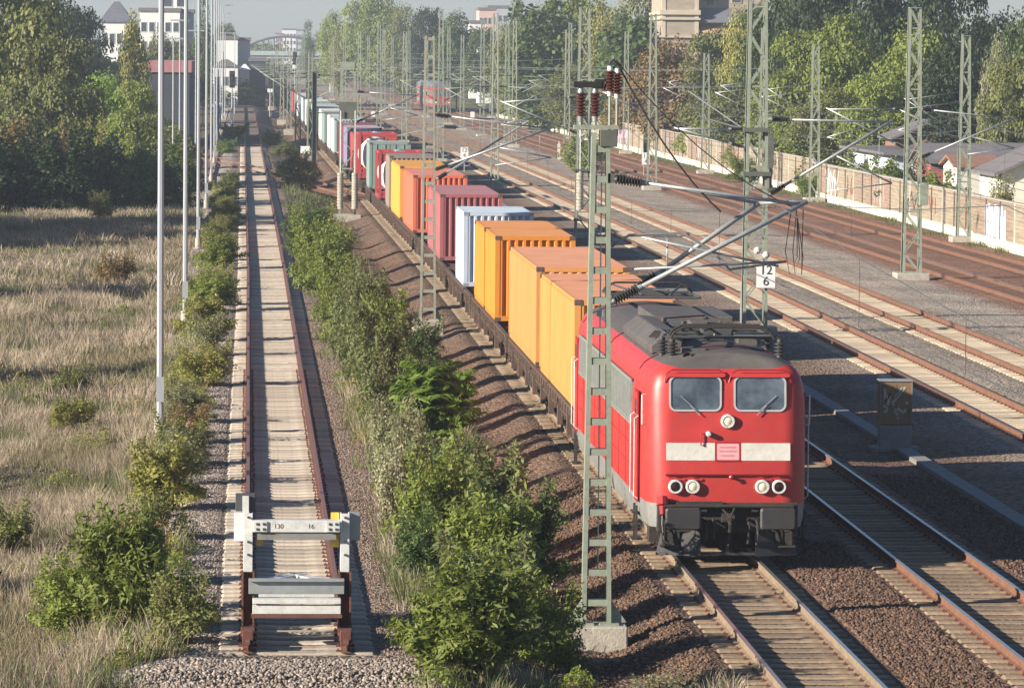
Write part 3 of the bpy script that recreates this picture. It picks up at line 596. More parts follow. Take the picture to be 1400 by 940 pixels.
# ------------------------------------------------------------------ containers
def corr(b, axis, s, a0, a1, z0, z1, c, pitch=.275, dep=.045, m=0):
    """corrugated sheet: along x (axis 0) at y=c or along y (axis 1) at x=c, outward sign s"""
    n = max(3, round((a1-a0)/pitch)); p = (a1-a0)/n; pts = []
    for i in range(n): pts += [(a0+p*(i+.0), 0), (a0+p*(i+.3), 0), (a0+p*(i+.5), dep), (a0+p*(i+.8), dep)]
    pts.append((a1, 0)); vs = []
    for a, d in pts:
        k = c-s*d
        for z in (z0, z1): vs.append((a, k, z) if axis == 0 else (k, a, z))
    b.add(vs, [(2*i, 2*i+2, 2*i+3, 2*i+1) for i in range(len(pts)-1)], m)
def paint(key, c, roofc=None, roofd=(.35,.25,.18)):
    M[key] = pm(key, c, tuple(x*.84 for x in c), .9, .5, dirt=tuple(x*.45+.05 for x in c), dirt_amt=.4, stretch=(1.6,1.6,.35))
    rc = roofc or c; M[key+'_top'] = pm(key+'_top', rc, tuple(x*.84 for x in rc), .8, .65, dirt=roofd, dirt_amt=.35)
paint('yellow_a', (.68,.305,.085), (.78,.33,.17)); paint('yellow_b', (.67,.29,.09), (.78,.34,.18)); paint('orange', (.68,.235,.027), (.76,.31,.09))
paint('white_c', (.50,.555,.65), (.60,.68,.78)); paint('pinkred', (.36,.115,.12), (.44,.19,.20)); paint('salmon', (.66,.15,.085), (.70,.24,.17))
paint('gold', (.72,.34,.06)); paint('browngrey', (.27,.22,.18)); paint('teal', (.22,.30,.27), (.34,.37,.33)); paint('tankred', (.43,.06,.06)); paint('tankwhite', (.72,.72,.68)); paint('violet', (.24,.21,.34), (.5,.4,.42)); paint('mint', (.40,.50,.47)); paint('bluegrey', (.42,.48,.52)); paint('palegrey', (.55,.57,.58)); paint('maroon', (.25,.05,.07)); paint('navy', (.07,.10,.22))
def container(label, colk, L, Yn, H=2.59, group='containers on the freight train', flat=False, k=None, endc=None):
    """Yn: its end nearest the camera"""
    t = thing('shipping_container', label, 'container', (8.72+drift(Yn), Yn, 1.40), .0042 if Yn > 180 else 0, group)
    W = 1.219; m_ = M[colk]; mt = M[colk+'_top']; e = .004
    f = MB()
    for x in (-W+.07, W-.07):
        for y in (.07, L-.07): f.box(x-.07, x+.07, y-.07, y+.07, .118, H-.118)
        f.box(x-.05, x+.05, .14, L-.14, 0.01, .16); f.box(x-.035, x+.035, .14, L-.14, H-.10, H-.004)
    for y in (.05, L-.05):
        f.box(-W+.14, W-.14, y-.05, y+.05, .01, .16); f.box(-W+.14, W-.14, y-.04, y+.04, H-.12, H-.004)
    b = f
    for x in (-W+.089, W-.089):
        for y in (.089, L-.089):
            for z in (0, H-.118): b.box(x-.092, x+.092, y-.092, y+.092, z-.002, z+.12, 1)
    f.build('frame', [m_, M['wagon'] if colk != 'white_c' else M['galv']], t)
    for s in (-1, 1):
        b = MB()
        corr(b, 1, s, .14, L-.14, .15, H-.09, s*(W-.012), pitch=.27 if not flat else .55, dep=.036 if not flat else .008); b.build('side_panel', m_, t)
    if endc != 'door':
        b = MB(); corr(b, 0, -1, -W+.14, W-.14, .15, H-.11, .012, dep=.09 if not flat else .04, pitch=.25); b.build('end_panel', m_, t)
    else:
        for s in (-1, 1):
            d = MB().box(min(s*.02, s*1.07), max(s*.02, s*1.07), .02, .06, .16, H-.13).build('door', m_, t)
            b = MB()
            for x in (.3, .8): b.tube([(s*x, -.005, .12), (s*x, -.005, H-.1)], .018, 5)
            b.build('locking_bar', M['galv'], d)
    b = MB(); corr(b, 0, 1, -W+.14, W-.14, .15, H-.11, L-.012); b.build('end_panel', m_, t)
    b = MB(); n = round((L-.3)/.5)
    vs = [(sx*(W-.05), y, H-.012+(.014 if i % 2 else 0)) for i, y in enumerate(np.linspace(.05, L-.05, 2*n)) for sx in (-1, 1)]
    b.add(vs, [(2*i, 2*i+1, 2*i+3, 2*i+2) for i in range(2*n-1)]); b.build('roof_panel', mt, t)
    return t
def tank(label, Yn, fr, tk, L=6.06, H=2.59, group='containers on the freight train'):
    t = thing('tank_container', label, 'tank container', (8.72+drift(Yn), Yn, 1.40), .0042, group); W = 1.219
    b = MB()
    for x in (-W+.07, W-.07):
        for y in (.07, L-.07): b.box(x-.08, x+.08, y-.08, y+.08, 0, H)
        b.box(x-.07, x+.07, .15, L-.15, 0, .15); b.box(x-.06, x+.06, .15, L-.15, H-.12, H)
        b.beam((x, .1, .3), (x, 1.2, 1.2), .1)
    for y in (.07, L-.07):
        b.box(-W+.1, W-.1, y-.06, y+.06, 0, .18); b.box(-W+.1, W-.1, y-.06, y+.06, H-.18, H)
        for sx in (-1, 1): b.add([(sx*(W-.1), y-.03, H-.15), (sx*(W-.75), y-.03, H-.15), (sx*(W-.1), y-.03, H-.8), (sx*(W-.1), y+.03, H-.15), (sx*(W-.75), y+.03, H-.15), (sx*(W-.1), y+.03, H-.8)], [(0,1,2),(3,5,4),(0,3,4,1),(1,4,5,2),(2,5,3,0)])
        for sx in (-1, 1): b.beam((sx*(W-.1), y, .15), (sx*.4, y, .9), .1)
    b.build('frame', M[fr], t)
    b = MB(); b.lathe((0, .12, H/2), (0,1,0), [(0,.3),(.06,.75),(.18,1.05),(.3,1.13),(L-.55,1.13),(L-.42,1.05),(L-.3,.75),(L-.24,.3)], 28); b.build('tank', M[tk], t, smooth='auto')
    b = MB(); b.box(-.25, .25, .6, L-.6, H-.03, H+.01); b.lathe((0, L/2, H-.15), (0,0,1), [(0,.25),(.2,.25),(.22,.1)], 12); b.build('walkway', M['galv'], t)
    return t
C20, C40 = 6.06, 12.19
container('pale yellow forty foot container right behind the red locomotive', 'yellow_a', C40, 101.3, H=2.50, flat=True)
container('dull yellow orange container second behind the locomotive', 'yellow_b', C40, 114.9, flat=True)
container('bright orange corrugated container facing the camera in front of an orange one', 'orange', C20, 134.2)
container('bright orange container tucked between the facing orange one and the white one', 'orange', C20, 140.6)
container('white container with pale blue corrugated end', 'white_c', C20, 154.0)
container('dull pink red container between the white and the salmon ones', 'pinkred', C40, 173.2)
container('salmon red corrugated container in front of the golden one', 'salmon', C40, 199.6)
container('golden yellow container directly behind the salmon one', 'gold', C40, 215.2)
container('brown grey container behind the golden one', 'browngrey', C20, 229.5, H=2.75)
tank('red framed white tank half hidden by the brown grey container', 246.0, 'tankred', 'tankwhite')
container('teal green container between the two white tanks', 'teal', C20, 262.5, H=2.75, endc='door')
tank('larger looking white tank in bright red frame behind the teal container', 284.5, 'tankred', 'tankwhite', H=2.9)
container('bright red container behind the second white tank', 'tankred', C40, 294)
far = [('violet','violet container behind the red ones',312),('maroon','maroon container amid the far half of the train',326),('mint','mint green container with white neighbour',352),('palegrey','pale grey container behind the mint one',366),
       ('teal','dark teal container in the far half of the train',388),('tankwhite','white container in the far half of the train',402),('palegrey','light grey container seen above the far weeds',428),('mint','faded mint container second from the long grey row',442),('teal','hazy teal container near the far dark pole',464),
       ('tankwhite','hazy white container beyond the teal ones',478),('bluegrey','hazy blue grey container near the train end',505),('mint','hazy mint container near the train end',519),('palegrey','hazy grey container near the train end',545),('bluegrey','hazy blue container just before the last ones',559),('tankred','hazy red container almost last in train',585),('navy','hazy navy container last in the train',600)]
for ck, lb, y in far: container(lb, ck, C40, y, H=2.75)
# ------------------------------------------------------------------ flat wagons under them
def wagon_proto(L):
    t = thing('flat_wagon', 'x', 'flat wagon', (0,0,.22), group='flat wagons of the freight train')
    for sx in (-1, 1):
        b = MB(); b.box(sx*1.2-.06, sx*1.2+.06, .5, L-.5, 1.12, 1.16); b.box(sx*1.2-.03, sx*1.2+.03, .5, L-.5, .90, 1.12); b.box(sx*1.2-.07, sx*1.2+.07, .5, L-.5, .86, .90)
        for y in np.arange(.8, L-.6, .85): b.box(sx*1.2-.07, sx*1.2+.09, y, y+.09, .74, 1.10)
        for y in np.arange(1.6, L-1, 3.1): b.box(sx*1.27-.06, sx*1.27+.06, y, y+.26, .50, .98)
        b.build('side_sill', M['wagon'], t)
    b = MB(); b.box(-.25, .25, .6, L-.6, .7, 1.1)
    for y in list(np.arange(.6, L-.4, 1.6)): b.box(-1.14, 1.14, y, y+.18, .78, 1.08)
    b.box(-1.25, 1.25, .42, .58, .66, 1.12); b.box(-1.25, 1.25, L-.58, L-.42, .66, 1.12); b.build('floor_frame', M['wagon'], t)
    b = MB(); 
    for y in (L*.36, L*.6): b.lathe((-.5, y, .5), (0,1,0), [(0,.1),(.05,.2),(1.2,.2),(1.25,.1)], 10); b.box(.2, .8, y, y+.7, .3, .66)
    b.build('brake_gear', M['under'], t)
    for y in (0.42, L-.42):
        s = -1 if y < 1 else 1
        for sx in (-.875, .875):
            b = MB(); b.lathe((sx, y, .84), (0,s,0), [(0,.15),(.2,.12),(.38,.08),(.38,.22),(.42,.22)], 12); b.build('buffer', M['under'], t, smooth='auto')
    w0 = None
    for yb in (2.4, L-2.4):
        b = MB()
        for sx in (-1, 1):
            b.prism([(yb-1.2,.62),(yb+1.2,.62),(yb+.6,.30),(yb-.6,.30)], 0, sx*1.05-.05, sx*1.05+.05)
            for q in (-.9, .9):
                b.box(sx*1.08-.1, sx*1.08+.1, yb+q-.16, yb+q+.16, .32, .62)
                for r_ in (-.27, .27): b.lathe((sx*1.08, yb+q+r_, .34), (0,0,1), [(0,.07),(.05,.1),(.1,.07),(.15,.1),(.2,.07),(.28,.07)], 8)
        b.box(-1, 1, yb-.2, yb+.2, .4, .7); bo = b.build('bogie', M['wagon'], t)
        for q in (-.9, .9):
            for sx in (-.75, .75):
                if w0 is None:
                    b = MB(); b.lathe((0,0,0), (1,0,0), [(-.06,.1),(-.06,.43),(-.03,.49),(.07,.46),(.07,.38),(.02,.34),(.02,.1)], 20); w0 = o = b.build('wheel', M['under'], bo, smooth='auto')
                else: o = dup(w0, bo, False)
                o.location = (sx, yb+q, .46)
    return t
wags = [(26.6, 100.3, 'flat wagon carrying the two yellow containers'), (20.6, 127.4, 'flat wagon carrying the pair of bright orange containers'), (19.6, 148.6, 'flat wagon carrying the white container'),
        (26.6, 168.8, 'flat wagon under the dull pink red container'), (26.6, 196.0, 'flat wagon under the salmon red container'), (19.6, 223.6-.4, 'flat wagon under the brown grey container'),
        (26.6, 243.6, 'flat wagon with the half hidden tank and teal container'), (26.6, 282, 'flat wagon with the big white tank'), (26.6, 309.6, 'flat wagon under the violet container')]
wags += [(26.6, 350+38.3*i, l) for i, l in enumerate(('flat wagon under the first mint container', 'flat wagon under the dark teal far container', 'flat wagon under the light grey far container', 'flat wagon under the hazy teal container', 'flat wagon under the hazy blue grey container', 'flat wagon under the hazy grey container', 'flat wagon under the last hazy containers'))]
protos = {}
for L, y, lb in wags:
    if L not in protos: o = protos[L] = wagon_proto(L)
    else: o = dup(protos[L])
    o.location = (8.72+drift(y), y, .22); o['label'] = lb
    if y > 180: o.rotation_euler = (0, 0, .0042)
# ------------------------------------------------------------------ masts
def strut(b, p, q, r, n=6, m=0): b.tube([p, q], r, n, m)
def rib_ins(p, q, r, parent, m_='ins_black', caps='galv', ribs=9):
    """ribbed insulator between two points with metal caps"""
    p = Vector(p); q = Vector(q); L = (q-p).length; d = (q-p)/L
    prof = [(L*.14, r*.45)]
    for i in range(ribs):
        h = L*(.14+.72*i/ribs); s = L*.72/ribs; prof += [(h, r*.45), (h+s*.35, r), (h+s*.6, r), (h+s*.95, r*.45)]
    prof.append((L*.86, r*.45))
    b = MB(); b.lathe(p, d, prof, 12); o = b.build('insulator', M[m_], parent, smooth='auto')
    MB().lathe(p, d, [(0, r*.5), (L*.15, r*.62)], 10).build('cap', M[caps], o, smooth='auto'); MB().lathe(q, -d, [(0, r*.5), (L*.15, r*.62)], 10).build('cap', M[caps], o, smooth='auto')
    return o
def ladder_mast(label, x, y, h, wb, wt, dep=.20, pitch=.5, mat='mast_green', found=True, group='overhead line masts', rz=0, single=True, z0=.35):
    t = thing('catenary_mast', label, 'mast', (x, y, 0), rz, group); m_ = M[mat]
    hw = lambda z: (wb+(wt-wb)*(z-z0)/(h-z0))/2
    for s in (-1, 1):
        b = MB(); p = (s*wb/2, 0, z0); q = (s*wt/2, 0, h)
        b.beam(p, q, .012, dep, up=(1,0,0)) if False else None
        b.beam((s*wb/2, -dep/2+.006, z0), (s*wt/2, -dep/2+.006, h), .075, .012, up=(0,1,0)); b.beam((s*wb/2, dep/2-.006, z0), (s*wt/2, dep/2-.006, h), .075, .012, up=(0,1,0))
        b.beam((s*(wb/2+.036), 0, z0), (s*(wt/2+.036), 0, h), .010, dep-.026, up=(0,1,0)); b.build('post', m_, t)
    zs = np.arange(z0+.35, h-.1, pitch)
    if single:
        p0 = None
        for z in zs:
            w_ = hw(z)-.030
            MB().box(-w_, w_, -dep/2+.012, -dep/2+.022, z-.055, z+.055).build('batten', m_, t); MB().box(-w_, w_, dep/2-.022, dep/2-.012, z-.055, z+.055).build('batten', m_, t)
    else:
        b = MB()
        for z in zs: w_ = hw(z)-.03; b.box(-w_, w_, -dep/2+.012, -dep/2+.022, z-.05, z+.05); b.box(-w_, w_, dep/2-.022, dep/2-.012, z-.05, z+.05)
        b.build('batten', m_, t)
    if found:
        f = MB(); f.box(-wb/2-.3, wb/2+.3, -.35, .35, z0-.75, z0-.02); f.build('foundation', M['concrete'], t, bevel=.03)
        b = MB()
        for s in (-1, 1):
            b.box(s*wb/2-.16, s*wb/2+.16, -.2, .2, z0-.02, z0+.015)
            b.add([(s*(wb/2+.04), -.02, z0+.015), (s*(wb/2+.30), -.02, z0+.015), (s*(wb/2+.02), -.02, z0+.42), (s*(wb/2+.04), .02, z0+.015), (s*(wb/2+.30), .02, z0+.015), (s*(wb/2+.02), .02, z0+.42)], [(0,1,2),(5,4,3),(0,3,4,1),(1,4,5,2),(2,5,3,0)])
        b.build('base_foot', m_, t)
    return t
def lattice_mast(label, x, y, h, wb, wt, mat='mast_green', group='overhead line masts', pitch=.85, simple=False, fz=.3):
    t = thing('lattice_mast', label, 'mast', (x, y, 0), 0, group); m_ = M[mat]
    hw = lambda z: (wb+(wt-wb)*(z-fz)/(h-fz))/2
    L = MB() if simple else None
    for sx in (-1, 1):
        for sy in (-1, 1):
            b = L if simple else MB(); a, c = wb/2, wt/2
            b.beam((sx*a, sy*(a-.004), fz), (sx*c, sy*(c-.004), h), .10, .012, up=(0,1,0)); b.beam((sx*(a+.045), sy*(a-.05), fz), (sx*(c+.045), sy*(c-.05), h), .010, .09, up=(0,1,0))
            if not simple: b.build('corner_leg', m_, t)
    b = L if simple else MB(); n = int((h-fz)/pitch); k = (h-fz)/n
    for i in range(n):
        z0, z1 = fz+i*k, fz+(i+1)*k; a, c = hw(z0), hw(z1); s = 1 if i % 2 else -1
        for q in (-1, 1):
            b.beam((-s*a, q*(a-.015), z0), (s*c, q*(c-.015), z1), .05, .012, up=(0,1,0)); b.beam((q*(a-.015), -s*a, z0), (q*(c-.015), s*c, z1), .012, .05, up=(1,0,0))
        if i % 3 == 0:
            for q in (-1, 1): b.box(-a, a, q*(a-.03)-.006, q*(a-.03)+.006, z0-.03, z0+.03)
    b.box(-wt/2-.04, wt/2+.04, -wt/2-.04, wt/2+.04, h-.02, h+.01)
    b.build('bracing' if not simple else 'frame', m_, t)
    f = MB(); f.box(-wb/2-.35, wb/2+.35, -wb/2-.35, wb/2+.35, -.4, fz); f.build('foundation', M['concrete'], t, bevel=.03)
    return t
def cantilever(t, side, x0, zlow, ztop, reach, ztip, yo=0.0, r=.035, detail=True, arm=True, tubes='galv', ins_l=.55):
    """bracket arm: lower strut and top tube meeting at the tip, ribbed insulators at the mast"""
    A = Vector((side*x0, yo, zlow)); B = Vector((side*x0, yo, ztop)); T = Vector((side*reach, yo, ztip))
    b = MB(); dA = (T-A).normalized(); dB = (T-B).normalized(); a1 = A+dA*ins_l; b1 = B+dB*ins_l
    strut(b, a1, T+dA*.12, r); strut(b, b1, T, r*.72)
    if arm:
        m1 = A+(T-A)*.55
        strut(b, m1, Vector((side*reach*1.02, yo, zlow+.45)), r*.6); strut(b, Vector((side*reach*1.02, yo, zlow+.45)), Vector((side*reach*.55, yo, zlow+.18)), r*.45)
        strut(b, Vector((side*reach*.92, yo, ztip-.05)), Vector((side*reach*.92, yo, zlow+.42)), .008, 4)
    o = b.build('cantilever', M[tubes], t, smooth=True)
    if detail: rib_ins(A, a1, r*2.2, o); rib_ins(B, b1, r*2.2, o)
    else:
        MB().tube([A, a1], r*1.6).build('insulator', M['ins_black'], o); MB().tube([B, b1], r*1.6).build('insulator', M['ins_black'], o)
    return o
# the mast in front of the locomotive
t = ladder_mast('grey green ladder mast with brown insulators in front of the red locomotive', 5.84, 73.4, 8.25, .42, .23, pitch=.505, z0=.06)
front_mast = t
cantilever(t, 1, .16, 5.42, 7.50, 3.36, 7.08, -.05, .040, arm=False, ins_l=.62)
b = MB(); A = Vector((.55, .55, 5.55)); T = Vector((2.72, .55, 7.08)); strut(b, A+(T-A)*.24, T, .042); strut(b, T, Vector((.8, .5, 7.42)), .028); strut(b, T, T+Vector((.75,-.3,.05)), .03)
strut(b, Vector((.7, 0, 6.52)), Vector((3.0, 0, 6.05)), .02); b.tube([(.2, 0, 6.36), (.5, .1, 6.55), (1.4, .2, 6.58), (1.9, .2, 6.3), (2.2, .2, 5.98), (3.15, .2, 6.12)], .022, 6); strut(b, (.55, .1, 5.98), (3.05, .1, 6.12), .02); strut(b, (1.15,.2,6.5), (1.15,.2,5.95), .016)
rib_ins(A, A+(T-A)*.24, .085, b.build('cantilever', M['galv'], t, smooth=True))
b = MB()
for q in (0, .09, .2): b.tube([(3.2+q, 0, 7.0), (3.12+q*1.4, .1, 6.3), (3.2+q, .1, 5.9), (3.32+q*.5, .1, 6.2), (3.3, 0, 6.9)], .008, 4)
b.build('jumper_loop', M['wire_black'], t)
b = MB(); b.box(.12, .24, -.1, .1, 7.42, 7.58); b.lathe((.24, 0, 7.5), (1,0,0), [(0,.05),(.1,.05),(.1,.09),(.2,.09)], 8); b.build('clamp', M['mast_dark'], t)
ca = MB().box(-.45, .28, -.12, .12, 8.31, 8.38).build('crossarm', M['mast_green'], t); MB().box(-.02, .27, -.125, .125, 8.02, 8.30).build('head_plate', M['mast_dark'], t, bevel=.01)
for x, z0_, z1_, cm in ((-.34, 8.44, 9.0, 'galv'), (-.10, 8.44, 9.0, 'galv'), (.145, 8.86, 9.36, 'white'), (.265, 8.82, 9.32, 'white')):
    rib_ins((x, 0, z0_), (x, 0, z1_), .085, t, 'ins_brown', cm, 7)
b = MB(); strut(b, (.145, 0, 8.2), (.145, 0, 8.88), .025); strut(b, (.265, 0, 8.2), (.265, 0, 8.84), .025); strut(b, (-.34, 0, 8.3), (-.34, 0, 8.46), .03); strut(b, (-.10, 0, 8.3), (-.10, 0, 8.46), .03); b.build('insulator_pin', M['mast_green'], t)
b = MB(); b.box(-.46, .0, -.06, .06, 9.0, 9.1); b.box(-.1, .05, -.05, .05, 8.98, 9.14); b.tube([(.0,0,9.05),(.1,0,9.2),(.13,0,9.4),(.2,0,9.46),(.26,0,9.4)], .02, 5); b.tube([(.05,0,8.96),(.15,.02,9.25),(.265,0,9.42)], .014, 5); b.build('switch_bar', M['wire_black'], t)
b = MB(); b.tube([(.27,0,9.4)]+[(.27+1.75*s, 0, 9.4-2.45*s+1.0*s*(s-1)*.9) for s in (.15,.3,.45,.6,.75,.9,1)], .016, 5); b.tube([(.27,0,9.42)]+[(.27+3.0*s, .05, 9.42-2.4*s+1.2*s*(s-1)) for s in (.15,.3,.45,.6,.75,.9,1)], .010, 5); b.build('jumper_cable', M['wire_black'], t)
b = MB(); strut(b, (.02, 0, .9), (.02, 0, 8.1), .012); b.box(-.03, .07, -.03, .03, 5.2, 5.3); b.build('earth_rod', M['galv'], t)
# the ladder mast behind it, left of the pink red container
t = ladder_mast('weathered ladder mast left of the dull pink red container', 6.2, 152.5, 10.1, .48, .26, pitch=.62, mat='mast_beige')
cantilever(t, 1, .2, 5.5, 7.4, 4.15, 6.95, 0, .04); b = MB(); A = Vector((.7,.9,5.4)); T = Vector((3.5,.9,7.2)); strut(b, A, T, .035); strut(b, T, Vector((.9,.8,7.3)), .02); rib_ins((.3,.8,5.15), A, .08, b.build('cantilever', M['galv'], t))
# tall lattice masts
t = lattice_mast('tall green lattice mast carrying the 12 6 board', 17.3, 150.5, 13.0, .74, .50)
cantilever(t, 1, .40, 4.75, 7.36, 4.6, 7.30, 0, .05, ins_l=.8); cantilever(t, -1, .40, 6.4, 7.02, 2.7, 7.02, 0, .035, arm=False); b = MB(); strut(b, (-.4,0,7.0), (-2.3,.5,8.3), .025); strut(b, (-2.0,.2,7.45), (-.4,.2,7.0), .03); b.build('stay_tube', M['galv'], t)
b = MB()
for z in (5.5, 7.0): b.box(-.47, .47, -.47, .47, z-.07, z+.07)
b.box(.36, .56, -.46, -.2, 5.7, 6.9); b.lathe((.42, -.3, 5.0), (0,0,1), [(0,.1),(.9,.1)], 8); b.build('wire_clamp', M['mast_dark'], t)
b = MB()
for x, z in ((.02, 2.9), (.32, 2.75)): b.lathe((x, -.5, z), (0,-1,0), [(0,.05),(.08,.13),(.16,.05)], 10)
b.build('marker_ball', M['white'], t)
sg = MB().box(.02, .66, -.475, -.45, 1.62, 2.46).build('kilometre_board', M['white_sign'], t, bevel=.008)
text('12', .44, (.34, -.482, 2.22), (R_(90),0,0), M['black'], sg); text('6', .44, (.34, -.482, 1.84), (R_(90),0,0), M['black'], sg)
t = lattice_mast('tall green lattice mast on a square concrete base in the grey ballast', 28.35, 188, 11.6, .72, .42)
cantilever(t, 1, .3, 5.2, 7.3, 4.3, 6.9, 0, .04); cantilever(t, -1, .3, 5.6, 7.3, 3.6, 7.25, .3, .035)
MB().box(.25, .62, -.5, -.2, 3.2, 4.1).build('switch_box', M['mast_green'], t, bevel=.01)
def weights(t, xs_, z0_, z1_, y=-.55, mt='concrete'):
    for x in xs_:
        b = MB(); n = int((z1_-z0_)/.16); pr = []
        for i in range(n): h = (z1_-z0_)*i/n; s = (z1_-z0_)/n; pr += [(h, .19), (h+s*.8, .19), (h+s*.82, .15), (h+s*.98, .15)]
        b.lathe((x, y, z0_), (0,0,1), pr, 14); o = b.build('tension_weight', M[mt], t, smooth='auto')
        b = MB(); strut(b, (x, y, z1_), (x, y, z1_+3.6), .035); b.build('weight_rod', M['white'], o)
t = lattice_mast('tall lattice mast with two stacks of tension weights behind the orange container', 17.25, 228, 11.9, .74, .45)
weights(t, (-.2, .48), 1.5, 3.4); b = MB(); b.box(-.65, .65, -.6, .4, 3.5, 3.58); b.box(-.45, .45, -.45, .45, .9, 1.0); b.build('wire_clamp', M['mast_dark'], t); cantilever(t, -1, .3, 5.4, 7.3, 4.2, 7.0, 0, .04)
t = lattice_mast('stout mast with two concrete weight stacks left of the tank containers', 5.75, 258, 8.9, .9, .75, mat='mast_green', fz=.06)
weights(t, (-.42, .42), .4, 2.5, -.75); MB().box(-.5, .5, -.62, -.5, 5.6, 6.6).build('wheel_tensioner', M['mast_dark'], t); MB().box(-.38, .38, -.47, -.46, 8.45, 8.9).build('mast_plate', M['mast_green'], t); cantilever(t, 1, .45, 5.4, 7.2, 4, 7.0, 0, .04)
tm = thing('steel_mast', 'dark solid steel mast between the siding and the train far back', 'mast', (4.75, 322, 0), 0, 'overhead line masts')
b = MB(); b.box(-.14, .14, -.02, .02, 0, 8.0); b.box(-.17, -.13, -.16, .16, 0, 8); b.box(.13, .17, -.16, .16, 0, 8); b.build('post', M['mast_dark'], tm); b = MB(); b.box(.25, 1.1, -.05, .05, 7.7, 7.85); b.box(.24, 3.2, -.04, .04, 5.0, 5.08); b.build('bracket', M['mast_dark'], tm)
# masts along the wall and in the rows farther back
ROW = [('green lattice mast against the noise barrier below the huts', 36.75, 226, 10.6), ('green lattice mast against the noise barrier left of the white scribble', 36.7, 286, 10.2),
       ('thin mast rising just right of the tall mast with the 12 6 board', 36.6, 314, 11.4), ('slim mast before the orange brown tree', 36.4, 352, 9.6), ('tall slim mast left of the brown tree', 28.2, 309, 12.3)]
for lb, x, y, h in ROW:
    t = lattice_mast(lb, x, y, h, .62, .34, simple=True, pitch=.9)
    cantilever(t, -1, .3, 5.3, 7.2, 3.4, 6.8, 0, .034, detail=False, arm=y < 300); cantilever(t, 1 if x < 30 else -1, .3, 5.6, 7.7, 3.0, 7.3, .4, .026, detail=False, arm=False)
FAR = [(28.6,398),(26.6,444),(26.2,450),(26.2,498),(26.0,541),(26.0,578),(17.0,306),(16.6,384),(16.2,462),(15.8,540),(15.4,620),(15,700),(35.8,420),(35.5,490),(35.2,560),(35,640),
       (25.6,640),(25.2,700),(24.8,770),(5.4,390),(5.0,452),(4.7,520),(4.4,590),(4.1,660),(3.8,730),(45,620),(47,690),(52,600),(50,740),(20,660),(20.4,760),(30.5,800),(41,780),(10,820),(16,850),(34,880)]
fm = {}
for i, (x, y) in enumerate(FAR):
    h = [11.6, 12.8, 12.2, 13.2][i % 4] if x > 7 else [8.8, 9.4][i % 2]
    if h not in fm:
        o = fm[h] = lattice_mast('far lattice mast among the hazy rows of masts', x, y, h, .5, .28, simple=True, pitch=1.2, group='far masts over the yard')
        cantilever(o, 1, .3, 5.3, 7.2, 3.6, 7.0, 0, .03, detail=False, tubes='mast_green', arm=False); cantilever(o, -1, .3, 5.3, 7.2, 3.4, 7.0, .3, .03, detail=False, tubes='mast_green', arm=False)
    else: o = dup(fm[h])
    o.location = (x, y, 0); o.rotation_euler = (0, 0, rnd.uniform(-.12, .12))
# ------------------------------------------------------------------ overhead lines
def overhead(label, fx, y0, y1, span, zc=5.65, zm=7.05, drop=True, r=.009):
    t = thing('overhead_line', label, 'overhead line', (0,0,0), 0, 'overhead lines'); b = MB(); c = MB(); d = MB(); P = []; Q = []
    n = max(1, round((y1-y0)/span)); sp = (y1-y0)/n
    for k in range(n):
        for i in range(8):
            s = i/8; y = y0+(k+s)*sp; z = zm-4*s*(1-s)*.95; P.append((fx(y), y, z)); Q.append((fx(y)+.25*(1 if k % 2 else -1)*(1-2*s), y, zc))
            if drop and i and y < 330: MB().tube([(fx(y), y, zc), (fx(y), y, z)], r*.55, 4).build('dropper', M['wire'], t)
    P.append((fx(y1), y1, zm)); Q.append((fx(y1), y1, zc))
    b.tube(P, r, 5); b.build('messenger_wire', M['wire'], t); c.tube(Q, r, 5); c.build('contact_wire', M['wire'], t)
overhead('overhead line above the freight train', lambda y: 8.85+drift(y), 72.6-76, 840, 76)
overhead('overhead line above the polished shaded track', lambda y: 12.83+drift(y), -2, 840, 78)
overhead('overhead line above the first sandy track', lambda y: 19.98+drift(y), 72, 840, 78)
overhead('overhead line above the second sandy track', lambda y: 23.93+drift(y), 72, 840, 78)
i5 = lambda P: (lambda y: float(np.interp(y, [q[1] for q in P], [q[0] for q in P])))
overhead('overhead line above the curving rust brown track', i5(P5), 128, 840, 60); overhead('overhead line along the noise barrier', i5(P6), 166, 840, 60)
t = thing('cross_wires', 'grey span wires slung between the masts across the far tracks', 'cross wires')
for y, x0_, x1_, z in ((309, 17, 36.5, 8.6), (309, 17, 36.5, 7.4), (352, 16.8, 36.4, 8.4), (352, 16.8, 36.4, 7.0), (444, 16.3, 35.8, 8.2), (444, 16.3, 35.8, 7.0), (498, 16, 35.4, 8.8), (578, 5, 35, 8.0), (640, 4, 35, 9.4), (640, 4, 35, 7.4), (700, 4, 34, 8.6)):
    MB().tube([(x0_+(x1_-x0_)*s, y, z-1.0*s*(1-s)) for s in np.linspace(0, 1, 9)], .016, 5).build('span_wire', M['wire_pale'], t)
# ------------------------------------------------------------------ light poles along the siding
def light_pole(label, x, y, h, z0_=.3, r0_=.092, group='pale light poles along the siding', head=True):
    t = thing('light_pole', label, 'light pole', (x, y, z0_), 0, group)
    b = MB(); b.tube([(0,0,0),(0,0,h*.5),(0,0,h)], r0_, 8, r2=r0_*.62); b.build('pole', M['pole_white'], t)
    b = MB(); b.lathe((0,0,0),(0,0,1),[(0,.24),(.04,.24),(.05,.15),(.5,.145)],12); b.build('base_flange', M['concrete'], t)
    b = MB(); b.box(.5, .56, -.1, .1, .6, 1.2) if False else b.box(-.09, .09, -.17, -.13, .9, 1.5); b.build('access_hatch', M['pole_white'], t)
    if head:
        b = MB(); b.beam((0,0,h), (1.1,0,h+.12), .10, .08); b.prism([(.5,h+.06),(1.5,h+.12),(1.5,h+.22),(.5,h+.2)], 1, -.17, .17); b.build('lamp_head', M['pole_white'], t)
    return t
